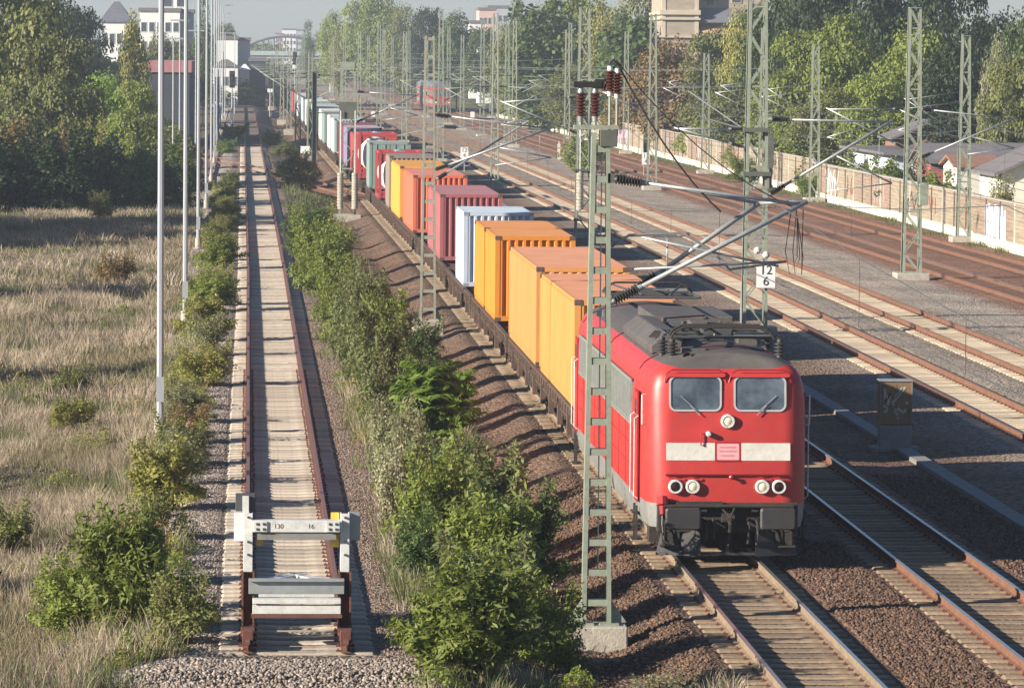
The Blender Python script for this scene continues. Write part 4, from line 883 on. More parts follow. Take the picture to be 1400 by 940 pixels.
words = ('nearest and thickest tall pale light pole', 'second nearest tall pale light pole', 'third pale light pole in a row receding from the camera', 'fourth pale light pole beside yellowing shrubs', 'fifth pale light pole receding along the siding')
for lb, x, y in zip(words, (-2.08,-2.11,-2.33,-2.46,-2.62), (105.5,149,206.7,259,312)): light_pole(lb, x, y, 16.5)
for i, (x, y) in enumerate(((-2.8,362),(-3.0,415),(-3.2,470),(-3.35,525),(-3.5,590),(-3.7,650))): light_pole('slender far pole in the dense cluster of light poles', x, y, (15, 14.4)[i % 2], group='far light poles in the cluster', r0_=.08)
def street_lamp(label, px, ptop, Y, group='slim street lamps near the station', z0_=0):
    T = GY(px, ptop, Y); t = thing('street_lamp', label, 'street lamp', (T.x, Y, z0_), 0, group); h = T.z-z0_
    b = MB(); b.tube([(0,0,0),(0,0,h)], .08, 6, r2=.05); b.build('post', M['pole_white'], t); b = MB(); b.box(-.75, .75, -.15, .15, h, h+.12); b.build('lamp_head', M['pole_white'], t)
for lb, px, pt, Y in (('T headed street lamp before the dark trees on the left', 122, 54, 430), ('T headed street lamp beside the red leaved shrub', 90, 58, 430), ('slim lamp left of the second light pole', 237, 54, 330), ('slim lamp before the white apartment block', 246, 29, 360),
                      ('far slim lamp left of the pale flat roofed block', 308, 46, 620), ('far slim lamp right of the pale flat roofed block', 321, 46, 640), ('slim double lamp above the light pole cluster', 268, 43, 400)): street_lamp(lb, px, pt, Y)
# ------------------------------------------------------------------ trackside things
M['cab_brown'] = pm('cab_brown', (.25,.13,.075), (.17,.13,.065), 2.2, .6, dirt=(.12,.05,.04), dirt_amt=.6)
M['graf_grey'] = pm('graf_grey', (.42,.40,.36), (.36,.33,.30), 7, .6); M['graf_violet'] = pm('graf_violet', (.27,.25,.33), (.25,.23,.28), 7, .6)
t = thing('cable_cabinet', 'brown trackside cabinet with graffiti on a grey concrete plinth', 'cabinet', (15.72, 106.4, 0))
MB().box(-.39, .39, 0, .42, 0, .62).build('plinth', M['concrete_dark'], t, bevel=.02); MB().box(-.62, .62, -.12, .6, -.05, .08).build('foundation', M['concrete_dark'], t, bevel=.02)
cb = MB().box(-.385, .385, -.01, .43, .63, 1.68).build('housing', M['cab_brown'], t, bevel=.012); b = MB(); b.box(-.41, .41, -.035, .455, 1.68, 1.72); b.build('lid', M['galv'], t, bevel=.006)
b = MB(); b.box(-.40, -.375, -.022, .0, .63, 1.68); b.box(.375, .40, -.022, .0, .63, 1.68); b.box(-.01, .0, -.02, -.0125, .7, 1.62); b.build('door_edge', M['skirt'], cb)
b = MB()
for P in ([(.22,1.55),(.05,1.32),(-.10,1.15),(.10,.98),(.2,.92),(.24,1.02)], [(-.28,1.5),(-.25,1.2),(-.15,1.4),(-.2,1.1)], [(.0,1.1),(-.02,.9),(.06,.88)], [(.25,1.2),(.27,1.12)], [(.06,.8),(.03,.78)], [(-.3,1.1),(-.2,1.02),(-.28,.92)], [(.15,1.52),(-.02,1.30)]):
    for p, q in zip(P[:-1], P[1:]): b.beam((p[0], -.016, p[1]), (q[0], -.016, q[1]), .062, .006, up=(0,1,0))
b.build('graffiti', M['graf_grey'], cb); text('OVSE', .24, (0, -.006, .42), (R_(90),0,0), M['graf_violet'], t, 'graffiti', .003)
def board(label, X, Y, zc, wd, ht, lines, zp=0, two=False):
    t = thing('kilometre_board' if lines else 'white_board', label, 'sign', (X, Y, 0), 0, 'small white boards beside the tracks')
    s = MB().box(-wd/2, wd/2, -.03, 0, zc-ht/2, zc+ht/2).build('panel', M['white_sign'], t); b = MB()
    for x in ((-.15, .15) if two else (0,)): strut(b, (x, .04, zp), (x, .04, zc+ht*.4), .035)
    b.build('post', M['galv'], t)
    for i, L in enumerate(lines): text(L, ht*.5, (0, -.035, zc+ht*(.23-.46*i)), (R_(90),0,0), M['black'], s)
p = GY(635, 209, 350); board('white 12 4 board right of the salmon red container', p.x, 350, p.z, .62, .9, ('12', '4'))
p = GY(883, 217, 345); board('white 12 4 board on two posts out in the ballast', p.x, 345, p.z, .62, .95, ('12', '4'), two=True)
for lb, px, py, Y, wd, ht in (('small white blank board before the distant red train', 646, 157, 560, .55, .75), ('white blank board beyond the freight train', 510, 156, 560, .5, .7), ('pale block shaped board right of the crossing rails', 417, 205, 372, .75, .62), ('white box sign at the foot of the far signal', 315, 174, 480, .5, .6), ('white box beside the far light poles', 245, 173, 440, .7, .75)):
    p = GY(px, py, Y); board(lb, p.x, Y, p.z, wd, ht, ())
p = G(764, 218); t = thing('marker_post', 'white and yellow marker post by a bush in the ballast', 'post', (p.x, p.y, 0)); MB().box(-.12, .12, -.1, .1, 0, 1.4).build('post', M['white'], t); MB().box(-.125, .3, -.11, .11, .95, 1.1).build('yellow_cap', M['yellow'], t)
b = MB().box(-.04, .04, -.04, .04, 1.4, 1.65).build('tip', M['white'], t)
def signal(label, px, pbase, Y, ptop):
    B = GY(px, pbase, Y); T = GY(px, ptop, Y); t = thing('railway_signal', label, 'signal', (B.x, Y, B.z), 0, 'railway signals'); h = T.z-B.z
    b = MB(); strut(b, (0,0,0), (0,0,h), .08); b.build('post', M['galv'], t); s = MB().box(-.3, .3, -.12, .12, h-1.8, h).build('signal_head', M['black'], t, bevel=.05)
    b = MB(); b.box(-.35, .35, -.05, .05, h-2.3, h-1.8); b.build('number_plate', M['white_sign'], t)
    for x, z in ((-.13, .3), (.13, .3), (0, .8), (-.13, 1.4), (.13, 1.4)): MB().lathe((x, -.12, h-z), (0,-1,0), [(0,.1),(.15,.1)], 8).build('lens_hood', M['grey_dark'], s)
signal('dark signal head on a slim post left of the siding', 317, 172, 480, 97); signal('dark signal left of the far freight cars', 369, 160, 600, 103); signal('dark signal head high before the hazy bridge', 403, 130, 620, 71)
signal('low dark signal beside the far train cars', 422, 180, 470, 112)
t = thing('tension_device', 'black ribbed tension spring unit hanging on wires right of the salmon container', 'spring unit', (0,0,0)); p = GY(603, 173, 300); q = GY(627, 174, 300); rib_ins(p, q, .16, t, 'ins_black', 'galv', 8)
b = MB(); strut(b, q, GY(745, 180, 300), .03); strut(b, q, GY(720, 165, 310), .02); strut(b, p, GY(470, 200, 322), .02); b.build('wire', M['wire_pale'], t)
# ------------------------------------------------------------------ noise barrier
def plankmat(name, c1, c2):
    m, n, b = newmat(name); L = n.links.new; b.inputs['Roughness'].default_value = .9
    tc = ND(n, 'ShaderNodeTexCoord'); mp = ND(n, 'ShaderNodeMapping'); mp.inputs['Scale'].default_value = (1, .35, 5.2); L(tc.outputs['Object'], mp.inputs['Vector'])
    nz = ND(n, 'ShaderNodeTexNoise', Scale=1.6, Detail=7.0, Roughness=.7); L(mp.outputs['Vector'], nz.inputs['Vector'])
    rp = ramp(n, [(.3, c2), (.5, c1), (.72, tuple(x*1.25 for x in c1))]); L(nz.outputs['Fac'], rp.inputs['Fac']); L(rp.outputs['Color'], b.inputs['Base Color'])
    wv = ND(n, 'ShaderNodeTexWave', Scale=1.6, wave_type='BANDS', bands_direction='Z'); L(tc.outputs['Object'], wv.inputs['Vector'])
    bp = ND(n, 'ShaderNodeBump', Strength=.5, Distance=.03); L(wv.outputs['Fac'], bp.inputs['Height']); L(bp.outputs['Normal'], b.inputs['Normal']); return m
M['plank_a'] = plankmat('plank_a', (.27,.205,.15), (.165,.12,.085)); M['plank_b'] = plankmat('plank_b', (.31,.255,.185), (.20,.155,.11)); M['plank_c'] = plankmat('plank_c', (.285,.20,.15), (.19,.13,.095))
M['plinth_white'] = pm('plinth_white', (.66,.63,.54), (.52,.48,.39), 1.2, .9, dirt=(.30,.27,.17), dirt_amt=.5)
M['graf_white'] = pm('graf_white', (.70,.67,.66), (.60,.55,.55), 5, .6); M['graf_blue'] = pm('graf_blue', (.42,.55,.75), (.60,.68,.80), 3, .6); M['graf_pink'] = pm('graf_pink', (.50,.30,.42), (.62,.50,.60), 2, .6); M['graf_red'] = pm('graf_red', (.32,.09,.08), (.28,.08,.07), 4, .6)
t = thing('noise_barrier', 'long brown planked noise barrier with pale plinth and graffiti behind the tracks', 'noise barrier', (0,0,0))
SEG = [(37.30, 37.20, 188, 225.4, 2.42), (37.55, 37.65, 225.6, 297, 2.38), (37.95, 38.0, 297.2, 418, 2.5), (37.2, 36.5, 418.2, 650, 2.6)]
def wallx(y):
    for xa, xb, ya, yb, h in SEG:
        if y <= yb: return xa+(xb-xa)*(y-ya)/(yb-ya)
    return SEG[-1][1]
for xa, xb, ya, yb, h in SEG:
    b = MB(); b.beam((xa+.02, ya, .2), (xb+.02, yb, .2), .30, .64); b.build('plinth', M['plinth_white'], t)
    b = MB(); b.beam((xa+.02, ya, h+.04), (xb+.02, yb, h+.04), .30, .07); b.build('coping', M['concrete'], t)
    n = round((yb-ya)/(4.0 if ya < 400 else 9)); 
    for i in range(n):
        y0_, y1_ = ya+(yb-ya)*i/n, ya+(yb-ya)*(i+1)/n; x0_, x1_ = wallx(y0_+.001), wallx(y1_-.001)
        b = MB(); b.beam((x0_, y0_+.07, h/2+.26), (x1_, y1_-.07, h/2+.26), .14, h-.52); b.build('panel', M[('plank_a', 'plank_b', 'plank_c', 'plank_a', 'plank_b')[rnd.randrange(5)]], t)
        b = MB(); b.box(x0_-.12, x0_+.12, y0_-.06, y0_+.06, .1, h); b.build('post', M['plinth_white'] if i % 3 == 0 else M['sleeper_rust'], t)
def spray(strokes, yc, zc, s, m_, wd=.12, sy=1.0):
    b = MB()
    for P in strokes:
        for p, q in zip(P[:-1], P[1:]):
            ya_, yb_ = yc-p[0]*s*sy, yc-q[0]*s*sy
            b.beam((wallx(ya_)-.085, ya_, zc+p[1]*s), (wallx(yb_)-.085, yb_, zc+q[1]*s), .012, wd, up=(1,0,0)) if abs(p[1]-q[1]) < .01 else b.beam((wallx(ya_)-.085, ya_, zc+p[1]*s), (wallx(yb_)-.085, yb_, zc+q[1]*s), wd*1.6, .012, up=(1,0,0))
    return b.build('graffiti', m_, t)
spray([[(-1,.9),(-.7,-.7),(-.4,.6),(-.1,-1),(.2,.7),(.5,-.8),(.9,.9)], [(-.8,.5),(-.5,-.5)], [(-.3,.8),(.0,.2),(.3,.9)], [(.4,.4),(.8,-.3)], [(-.6,.95),(-.55,.2)]], 283.5, 1.25, 1.0, M['graf_white'], .16, 3.4)
spray([[(-.9,.9),(-.9,-.9)], [(-.6,1),(-.6,-.8)], [(-.3,.9),(-.3,-1)], [(0,1.0),(0,-.7)], [(.3,.9),(.3,-.95)], [(.6,1),(.6,-.8)], [(.9,.8),(.9,-.6)], [(-1,.4),(1,.1)], [(-1,-.3),(1,-.5)]], 218.5, 1.25, .95, M['graf_blue'], .34, 3.2)
spray([[(-.4,.8),(-.5,-.4)], [(.1,.6),(.2,-.7)], [(.7,.9),(.5,-.2)]], 219.2, 1.35, .9, M['graf_white'], .14, 2.0)
spray([[(-1,.8),(-1,-.9)], [(-.5,.9),(-.6,-.8)], [(0,.8),(0,-.9)], [(.5,.9),(.6,-.7)], [(1,.8),(1,-.9)], [(-1,.2),(1,.3)]], 437, 1.35, 1.0, M['graf_pink'], .5, 6)
spray([[(-1,.8),(-.6,-.7),(-.2,.7),(.2,-.6),(.7,.8)]], 300+18, 1.4, .8, M['graf_white'], .10, 4); spray([[(-.5,.6),(-.4,-.6)], [(.3,.5),(.1,-.6),(.6,-.5)]], 275, 1.5, .8, M['graf_red'], .16, 3)
spray([[(-1,.6),(-.5,-.6),(0,.6),(.4,-.5),(.9,.5)], [(-.7,0),(.6,.1)]], 249, 1.35, .85, M['sleeper_rust'], .09, 3)
spray([[(-1,.5),(-.9,-.6)], [(-.4,.6),(-.3,-.5),(.1,.4)], [(.5,.6),(.6,-.6)]], 207, 1.2, .9, M['graf_white'], .10, 2)
spray([[(-.6,.7),(-.2,-.6),(.3,.7)], [(.4,-.6),(.8,.6)]], 345, 1.4, .8, M['graf_red'], .12, 5)
for yc, st, m_, s_ in ((262, [[(-.8,.7),(-.8,-.7)],[(-.3,.7),(-.3,-.7)],[(.3,.6),(.1,-.7)],[(.8,.7),(.9,-.6)]], 'graf_pink', .8), (328, [[(-.9,.7),(-.5,-.6),(-.1,.7)],[(.2,.7),(.2,-.7)],[(.7,.7),(.9,-.6)]], 'graf_white', .8), (372, [[(-.8,.6),(-.6,-.6)],[(-.6,-.6),(-.2,.7),(0,-.6)],[(0,-.6),(.5,.6),(.6,-.6)]], 'graf_white', .9), (400, [[(-.8,.7),(-.8,-.7)],[(-.2,.7),(-.3,-.7)],[(.4,.7),(.5,-.7)]], 'graf_blue', .9), (241, [[(-.7,.7),(-.3,-.6),(0,.6)],[(.4,.7),(.4,-.6)]], 'graf_red', .7), (470, [[(-.8,.7),(-.8,-.7)],[(0,.7),(-.1,-.7)],[(.7,.7),(.8,-.7)]], 'graf_white', 1.0)):
    spray(st, yc, 1.35, s_, M[m_], .12, 3.0)
# small relay boxes and lineside houses by the barrier
def box_house(name, label, cat, x0, x1, y0, y1, h, wallm, roofm, ridge=0, along='y', group=None, win=(), door=None, z0=0, over=.25):
    """a small building: walls, roof (flat when ridge = 0), windows and door on the faces towards the camera and the tracks"""
    t = thing(name, label, cat, ((x0+x1)/2, y0, z0), 0, group); w_ = (x1-x0)/2; d = y1-y0
    b = MB(); b.box(-w_, w_, 0, d, 0, h)
    if ridge:
        if along == 'y': b.add([(-w_,0,h),(w_,0,h),(0,0,h+ridge),(-w_,d,h),(w_,d,h),(0,d,h+ridge)], [(0,1,2),(3,5,4),(0,2,5,3),(1,4,5,2)])
        else: b.add([(-w_,0,h),(-w_,d,h),(-w_,d/2,h+ridge),(w_,0,h),(w_,d,h),(w_,d/2,h+ridge)], [(0,1,2),(3,5,4),(0,2,5,3),(1,4,5,2)])
    b.build('wall', M[wallm], t)
    b = MB(); o_ = over
    if not ridge: b.box(-w_-o_, w_+o_, -o_, d+o_, h+.01, h+.2)
    elif along == 'y':
        for s in (-1, 1): k = ridge/w_; b.add([(0,-o_,h+ridge+.03),(s*(w_+o_),-o_,h-o_*k+.03),(s*(w_+o_),d+o_,h-o_*k+.03),(0,d+o_,h+ridge+.03),(0,-o_,h+ridge+.18),(s*(w_+o_),-o_,h-o_*k+.18),(s*(w_+o_),d+o_,h-o_*k+.18),(0,d+o_,h+ridge+.18)], [(0,1,2,3),(4,5,6,7),(0,1,5,4),(1,2,6,5),(2,3,7,6)])
    else:
        for s in (-1, 1): k = ridge/(d/2); c = d/2; b.add([(-w_-o_,c,h+ridge+.03),(-w_-o_,c+s*(c+o_),h-o_*k+.03),(w_+o_,c+s*(c+o_),h-o_*k+.03),(w_+o_,c,h+ridge+.03),(-w_-o_,c,h+ridge+.18),(-w_-o_,c+s*(c+o_),h-o_*k+.18),(w_+o_,c+s*(c+o_),h-o_*k+.18),(w_+o_,c,h+ridge+.18)], [(0,1,2,3),(4,5,6,7),(0,1,5,4),(1,2,6,5),(2,3,7,6)])
    b.build('roof', M[roofm], t)
    for face, u, z, wd, ht in win:
        b = MB()
        if face == 'f': b.box(u-wd/2, u+wd/2, -.05, .0-.004, z, z+ht)
        else: b.box(-w_-.05, -w_-.004, u-wd/2, u+wd/2, z, z+ht)
        f = b.build('window', M['frame_white'], t); b = MB()
        if face == 'f': b.box(u-wd/2+.07, u+wd/2-.07, -.06, -.052, z+.07, z+ht-.07)
        else: b.box(-w_-.06, -w_-.052, u-wd/2+.07, u+wd/2-.07, z+.07, z+ht-.07)
        b.build('pane', M['glass_far'], f)
    if door:
        face, u, wd, ht = door; b = MB()
        b.box(u-wd/2, u+wd/2, -.05, -.004, 0, ht) if face == 'f' else b.box(-w_-.05, -w_-.004, u-wd/2, u+wd/2, 0, ht); b.build('door', M['door_brown'], t)
    return t
M['frame_white'] = pm('frame_white', (.7,.7,.68), None, 4, .5); M['glass_far'] = pm('glass_far', (.05,.06,.075), (.09,.10,.12), .4, .12); M['door_brown'] = pm('door_brown', (.18,.09,.06), None, 3, .7)
M['hut_white'] = pm('hut_white', (.74,.70,.60), (.64,.60,.50), .8, .85); M['hut_blue'] = pm('hut_blue', (.55,.62,.70), (.66,.68,.70), .8, .8); M['hut_red'] = pm('hut_red', (.34,.12,.10), (.27,.09,.08), 1, .8); M['hut_wood'] = pm('hut_wood', (.30,.16,.11), (.22,.12,.085), 2, .85, stretch=(1,1,5))
M['felt'] = pm('felt', (.17,.155,.165), (.125,.115,.12), .7, .9, dirt=(.24,.22,.20), dirt_amt=.4); M['tile_red'] = pm('tile_red', (.26,.10,.07), (.20,.075,.055), 2, .85)
box_house('garden_hut', 'white garden hut with grey gabled roof and brown gable boards at the right edge', 'hut', 40.4, 45.4, 236, 243, 3.3, 'hut_white', 'felt', 1.15, 'y', win=(('f', .9, 1.2, .9, 1.0),), over=.45)
box_house('garden_hut', 'low white hut with dark roof cut by the right picture edge', 'hut', 43.4, 47.6, 229.5, 235, 2.7, 'hut_white', 'felt', .95, 'x', over=.4)
box_house('garden_hut', 'small white hut with brown roof left of the white gabled hut', 'hut', 41.2, 43.6, 256, 261, 3.1, 'hut_white', 'hut_wood', .5, 'x', door=('l', 2, .9, 2))
box_house('garden_hut', 'red walled garden hut below a sloping grey roof', 'hut', 40.9, 44.6, 264, 270, 3.2, 'hut_red', 'felt', .9, 'x', over=.4)
box_house('garden_hut', 'long flat roofed pale blue hut behind the noise barrier', 'hut', 40.2, 44.4, 276, 296, 3.3, 'hut_blue', 'felt', 0, over=.5, win=(('l', 4, 1.2, 1.4, 1), ('l', 12, 1.2, 1.4, 1)))
box_house('garden_hut', 'brown hut with low gable rising behind the pale blue hut', 'hut', 44.2, 49.4, 300, 306, 4.0, 'hut_wood', 'felt', 1.0, 'y', over=.5)
box_house('garden_hut', 'wooden hut with pale eaves behind the tall mast on concrete', 'hut', 46.3, 51, 270, 278, 3.3, 'hut_wood', 'felt', .7, 'x', over=.5)
p = GY(750, 160, 545); box_house('relay_house', 'small cream relay hut at the far end of the noise barrier', 'hut', 35.0, 36.4, 560, 563, 2.6, 'hut_white', 'concrete', 0, over=.1, door=('f', 0, .8, 1.9))
# ------------------------------------------------------------------ large far buildings
M['stone'] = pm('stone', (.40,.335,.265), (.32,.26,.205), .5, .9, stretch=(1,1,4)); M['stone_trim'] = pm('stone_trim', (.58,.50,.38), (.50,.42,.32), 1, .85); M['slate'] = pm('slate', (.17,.17,.20), (.13,.13,.155), .6, .7); M['awning'] = pm('awning', (.62,.40,.25), (.55,.35,.21), .6, .8)
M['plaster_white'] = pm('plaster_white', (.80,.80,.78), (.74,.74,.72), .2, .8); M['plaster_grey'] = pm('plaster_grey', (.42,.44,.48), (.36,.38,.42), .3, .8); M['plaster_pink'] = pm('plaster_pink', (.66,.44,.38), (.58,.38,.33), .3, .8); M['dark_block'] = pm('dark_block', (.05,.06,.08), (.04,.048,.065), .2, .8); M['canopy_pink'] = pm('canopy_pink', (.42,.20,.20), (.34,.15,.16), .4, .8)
t = thing('stone_building', 'old brown stone building with cream cornices above the brown trees', 'building', (49.0, 520, 0)); H = 24
b = MB(); b.box(-.5, 3.7, 0, 14, 0, H); b.box(3.7, 12, 1.6, 14, 0, H-1); b.build('wall', M['stone'], t)
b = MB()
for x, y in ((-.55, -.06), (3.35, -.06)): b.box(x, x+.45, y, y+.5, 0, H)
for z in (11.4, 13.5, 14.1): b.box(-.8, 4.0, -.3, 0, z, z+(.55 if z == 14.1 else .22)); b.box(-.8, -.5, 0, 14, z, z+.3)
b.box(3.7, 12, 1.2, 1.6, 11.2, 11.5); b.build('cornice', M['stone_trim'], t)
b = MB(); b.add([(3.8,0,13.2),(12,0,13.2),(12,1.6,14.9),(3.8,1.6,14.9)], [(0,1,2,3)]); b.build('slate_canopy', M['slate'], t)
b = MB(); b.add([(4.2,-.3,12.0),(11,-.3,12.0),(11,1.6,12.9),(4.2,1.6,12.9),(4.2,-.3,11.7),(11,-.3,11.7)], [(0,1,2,3),(0,4,5,1)]); b.build('awning', M['awning'], t)
for u, z, wd in ((5.2, 8.8, .9), (6.4, 8.8, .9), (8.6, 8.8, .9), (5.3, 15.3, .9), (8.4, 15.6, 1.0), (1.5, 16, .9), (1.5, 8, .9)):
    y = 1.6 if u > 3.7 else 0; f = MB().box(u-wd/2-.1, u+wd/2+.1, y-.08, y-.004, z-.1, z+1.9).build('window', M['stone_trim'], t); MB().box(u-wd/2, u+wd/2, y-.095, y-.084, z, z+1.8).build('pane', M['glass_far'], f)
def block(label, px0, px1, ptop, Y, depth, wallm='plaster_white', roofm='felt', floors=0, cols=0, zb=0, group=None, roofh=.6, ridge=0):
    a, c = GY(px0, ptop, Y), GY(px1, ptop, Y); t = thing('apartment_block' if floors else 'building', label, 'building', ((a.x+c.x)/2, Y, zb), 0, group); w_ = (c.x-a.x)/2; h = a.z-zb
    b = MB(); b.box(-w_, w_, 0, depth, 0, h); b.build('wall', M[wallm], t)
    b = MB(); b.box(-w_-.2, w_+.2, -.2, depth+.2, h+.01, h+roofh) if not ridge else b.add([(-w_-.3,-.3,h),(w_+.3,-.3,h),(w_+.3,depth+.3,h),(-w_-.3,depth+.3,h),(-w_*.2,depth/2,h+ridge),(w_*.2,depth/2,h+ridge)], [(0,1,5,4),(1,2,5),(2,3,4,5),(3,0,4),(0,3,2,1)]); b.build('roof', M[roofm], t)
    for i in range(floors):
        for j in range(cols):
            x = -w_+2*w_*(j+.5)/cols; z = h-1.0-3.0*(i+1)+.9; ww = min(.65, w_/cols*.6)
            f = MB().box(x-ww-.08, x+ww+.08, -.06, -.004, z-.1, z+1.5).build('window', M['frame_white'], t); MB().box(x-ww, x+ww, -.075, -.064, z, z+1.4).build('pane', M['glass_far'], f)
    return t
block('white five storey apartment block behind the light poles', 191, 246, 16, 700, 12, floors=4, cols=5); block('taller bright white stair tower against the apartment block', 221, 256, -18, 706, 9, floors=2, cols=2)
block('grey block painting the shaded right side of the apartment block', 246.5, 264, 18, 702, 12, 'plaster_grey'); block('white low block behind the left trees', 138, 178, 30, 640, 14, floors=1, cols=4, ridge=3.0, roofm='slate')  # grey plaster paints the side turned from the sun as its own block
block('pale flat roofed block right of the light poles', 296, 325, 54, 760, 14, floors=0); block('tall blue grey block behind the far siding', 326, 342, 56, 762, 20, 'plaster_grey')
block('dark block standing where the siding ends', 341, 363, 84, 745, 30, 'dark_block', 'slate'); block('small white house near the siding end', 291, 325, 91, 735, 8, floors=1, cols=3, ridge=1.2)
block('little cream house with white gable left of the dark block', 328, 341, 96, 742, 8, 'hut_white', 'plaster_white', ridge=1.0)
block('long station shed with pink red roof edge on the left', 203, 259, 99, 430, 40, 'dark_block', 'canopy_pink', roofh=1.1)  # wall colour made dark for the shade under the roof
for lb, a, c, tp, m_ in (('pinkish leftmost slab of the far tower blocks', 377, 386, 47, 'plaster_pink'), ('white middle slab of the far tower blocks', 386.5, 405, 41, 'plaster_white'), ('right slab of the far tower blocks with its shade painted grey', 405.5, 415, 42, 'plaster_grey')): block(lb, a, c, tp, 1900, 20, m_, floors=4, cols=4, group='far tower blocks')  # grey plaster puts shade into the colour of the right slab
block('pink upper storeys peeping over the trees', 655, 678, 14, 1000, 12, 'plaster_pink', floors=2, cols=4); block('blue grey roofed house beside the pink one over the trees', 668, 696, 11, 1020, 12, 'plaster_grey', floors=1, cols=3); block('white villa half hidden by dark trees', 643, 664, 32, 900, 10, floors=2, cols=3); block('second white villa lower among the dark trees', 655, 672, 55, 820, 9, floors=2, cols=3, ridge=1.5)
# steel arch bridge across the yard
t = thing('arch_bridge', 'hazy steel arch bridge spanning the far end of the yard', 'bridge', (0, 1010, 0)); A, B_, C_ = GY(336, 74, 1010), GY(386, 58, 1010), GY(445, 79, 1010)
for dy in (0, 9):
    P = []
    for s in np.linspace(0, 1, 15): x = A.x+(C_.x-A.x)*s; P.append((x, dy, 10.2+ (B_.z-8.9)*4*s*(1-s)*1.0))
    b = MB(); b.tube(P, .33, 5); b.build('arch', M['slate'], t)
    b = MB()
    for p in P[1:-1]: b.tube([p, (p[0], dy, 8.5)], .1, 4)
    b.build('hanger', M['slate'], t)
b = MB(); b.box(A.x-6, C_.x+6, -.5, 9.5, 7.6, 8.6); b.build('deck', M['plaster_grey'], t); b = MB(); b.box(A.x-6, C_.x+3, -.9, -.5, 8.3, 9.3); b.build('parapet', M['mint'], t)
for x in (A.x-2, C_.x+2): MB().box(x-1, x+1, 0, 9, -1, 7.6).build('pier', M['plaster_grey'], t)
# the red train standing far back
t = thing('passenger_train', 'red double deck passenger train standing far back in the yard', 'train', (30.1, 690, .2), .010)
b = MB(); pr = [(-1.4,.4),(1.4,.4),(1.4,3.6),(1.15,4.3),(.6,4.65),(-.6,4.65),(-1.15,4.3),(-1.4,3.6)]
SEC = [(-1.4,.7,3.1),(-1.4,1.9,0)]
b.prism([(-1.4,.6),(1.4,.6),(1.4,3.7),(-1.4,3.7)], 1, 0, 27); b.prism([(-1.4,.6),(1.4,.6),(1.4,3.7),(-1.4,3.7)], 1, 27.6, 54); b.build('body', M['tankred'], t, bevel=.15)
b = MB(); b.prism([(-1.4,3.72),(1.4,3.72),(1.15,4.35),(.6,4.65),(-.6,4.65),(-1.15,4.35)], 1, .3, 54); b.build('roof', M['slate'], t); b = MB(); b.box(-1.25, 1.25, .4, 53, .05, .6); b.build('bogie', M['under'], t)
MB().box(-1.0, 1.0, -.03, -.002, 2.35, 3.45).build('windscreen', M['glass'], t); b = MB(); b.box(-1.432, -1.402, 2, 26, 1.15, 1.75); b.box(-1.432, -1.402, 2, 26, 2.5, 3.1); b.box(-1.432, -1.402, 29, 53, 1.15, 1.75); b.box(-1.432, -1.402, 29, 53, 2.5, 3.1); b.build('window', M['louvre'], t)
b = MB()
for x in (-1, 1): b.box(x-.15, x+.15, -.05, -.004, 1.3, 1.5)
b.build('headlight', M['lens'], t); MB().box(-1.3, 1.3, -.02, -.003, .62, 1.0).build('bumper', M['under'], t)
# ------------------------------------------------------------------ plants
def leafquads(C, N, size, rs, asp=1.8, fold=.25):
    """one bent leaf per centre C, facing roughly N"""
    n = len(C); N = N/np.linalg.norm(N, axis=1, keepdims=True); T = rs.normal(size=(n,3)); T -= (T*N).sum(1, keepdims=True)*N; T /= np.linalg.norm(T, axis=1, keepdims=True)+1e-9
    B = np.cross(N, T); s = (size*rs.uniform(.6, 1.3, n))[:,None]
    V = np.stack([C-T*s*asp*.5, C+B*s*.5-N*s*fold*.3, C+T*s*asp*.5, C-B*s*.5-N*s*fold*.3], 1)
    return V.reshape(-1, 3), np.arange(4*n).reshape(-1, 4)
def crown_pts(n, rs, lobes, r0_, zc=.56, zr=.44, up=.35, shape='round'):
    """points on the outside of many small lobes filling a unit-high crown"""
    L = []
    while len(L) < lobes:
        p = rs.uniform(-1, 1, 3)
        d = np.linalg.norm(p)
        if d > 1 or d < .25: continue
        k = 1.0
        if shape == 'cone': k = max(.12, 1-(p[2]+1)/2*.9)
        if shape == 'poplar': k = .35+.65*max(0, 1-abs(p[2])**2)
        L.append((p[0]*r0_*k, p[1]*r0_*k, zc+p[2]*zr, rs.uniform(.10, .20)*(.6+.4*k)))
    L = np.array(L); w_ = L[:,3]**2; i = rs.choice(len(L), n, p=w_/w_.sum()); D = rs.normal(size=(n,3)); D /= np.linalg.norm(D, axis=1, keepdims=True); D[:,2] = np.where(D[:,2] < -.3, -D[:,2]*.6, D[:,2])
    r = L[i,3]*rs.uniform(.55, 1.08, n)**.6
    C = L[i,:3]+D*r[:,None]*np.array([1,1,.85]); N = D+rs.normal(0, .5, (n,3))+np.array([0,0,up])
    return C, N
GREENS = {
 'deep': [(.022,.040,.016),(.036,.062,.022),(.055,.085,.03)],  # dark hedge green, with the tree shadow on the hedge put into the tone
 'dark': [(.052,.085,.024),(.085,.13,.036),(.125,.17,.048)], 'mid': [(.13,.175,.03),(.20,.245,.046),(.27,.305,.07)], 'bright': [(.13,.215,.032),(.19,.29,.05),(.25,.34,.07)],
 'olive': [(.125,.15,.042),(.19,.21,.062),(.26,.26,.09)], 'yellow': [(.21,.225,.05),(.30,.295,.075),(.38,.35,.11)], 'autumn': [(.20,.135,.055),(.29,.18,.075),(.20,.175,.06)],
 'rust': [(.32,.12,.05),(.40,.17,.06),(.22,.10,.045)], 'pale': [(.21,.23,.11),(.31,.31,.17),(.18,.20,.09)], 'grey': [(.15,.185,.06),(.235,.265,.105),(.19,.215,.075)], 'cream': [(.42,.39,.25),(.52,.48,.33),(.21,.25,.09)]}
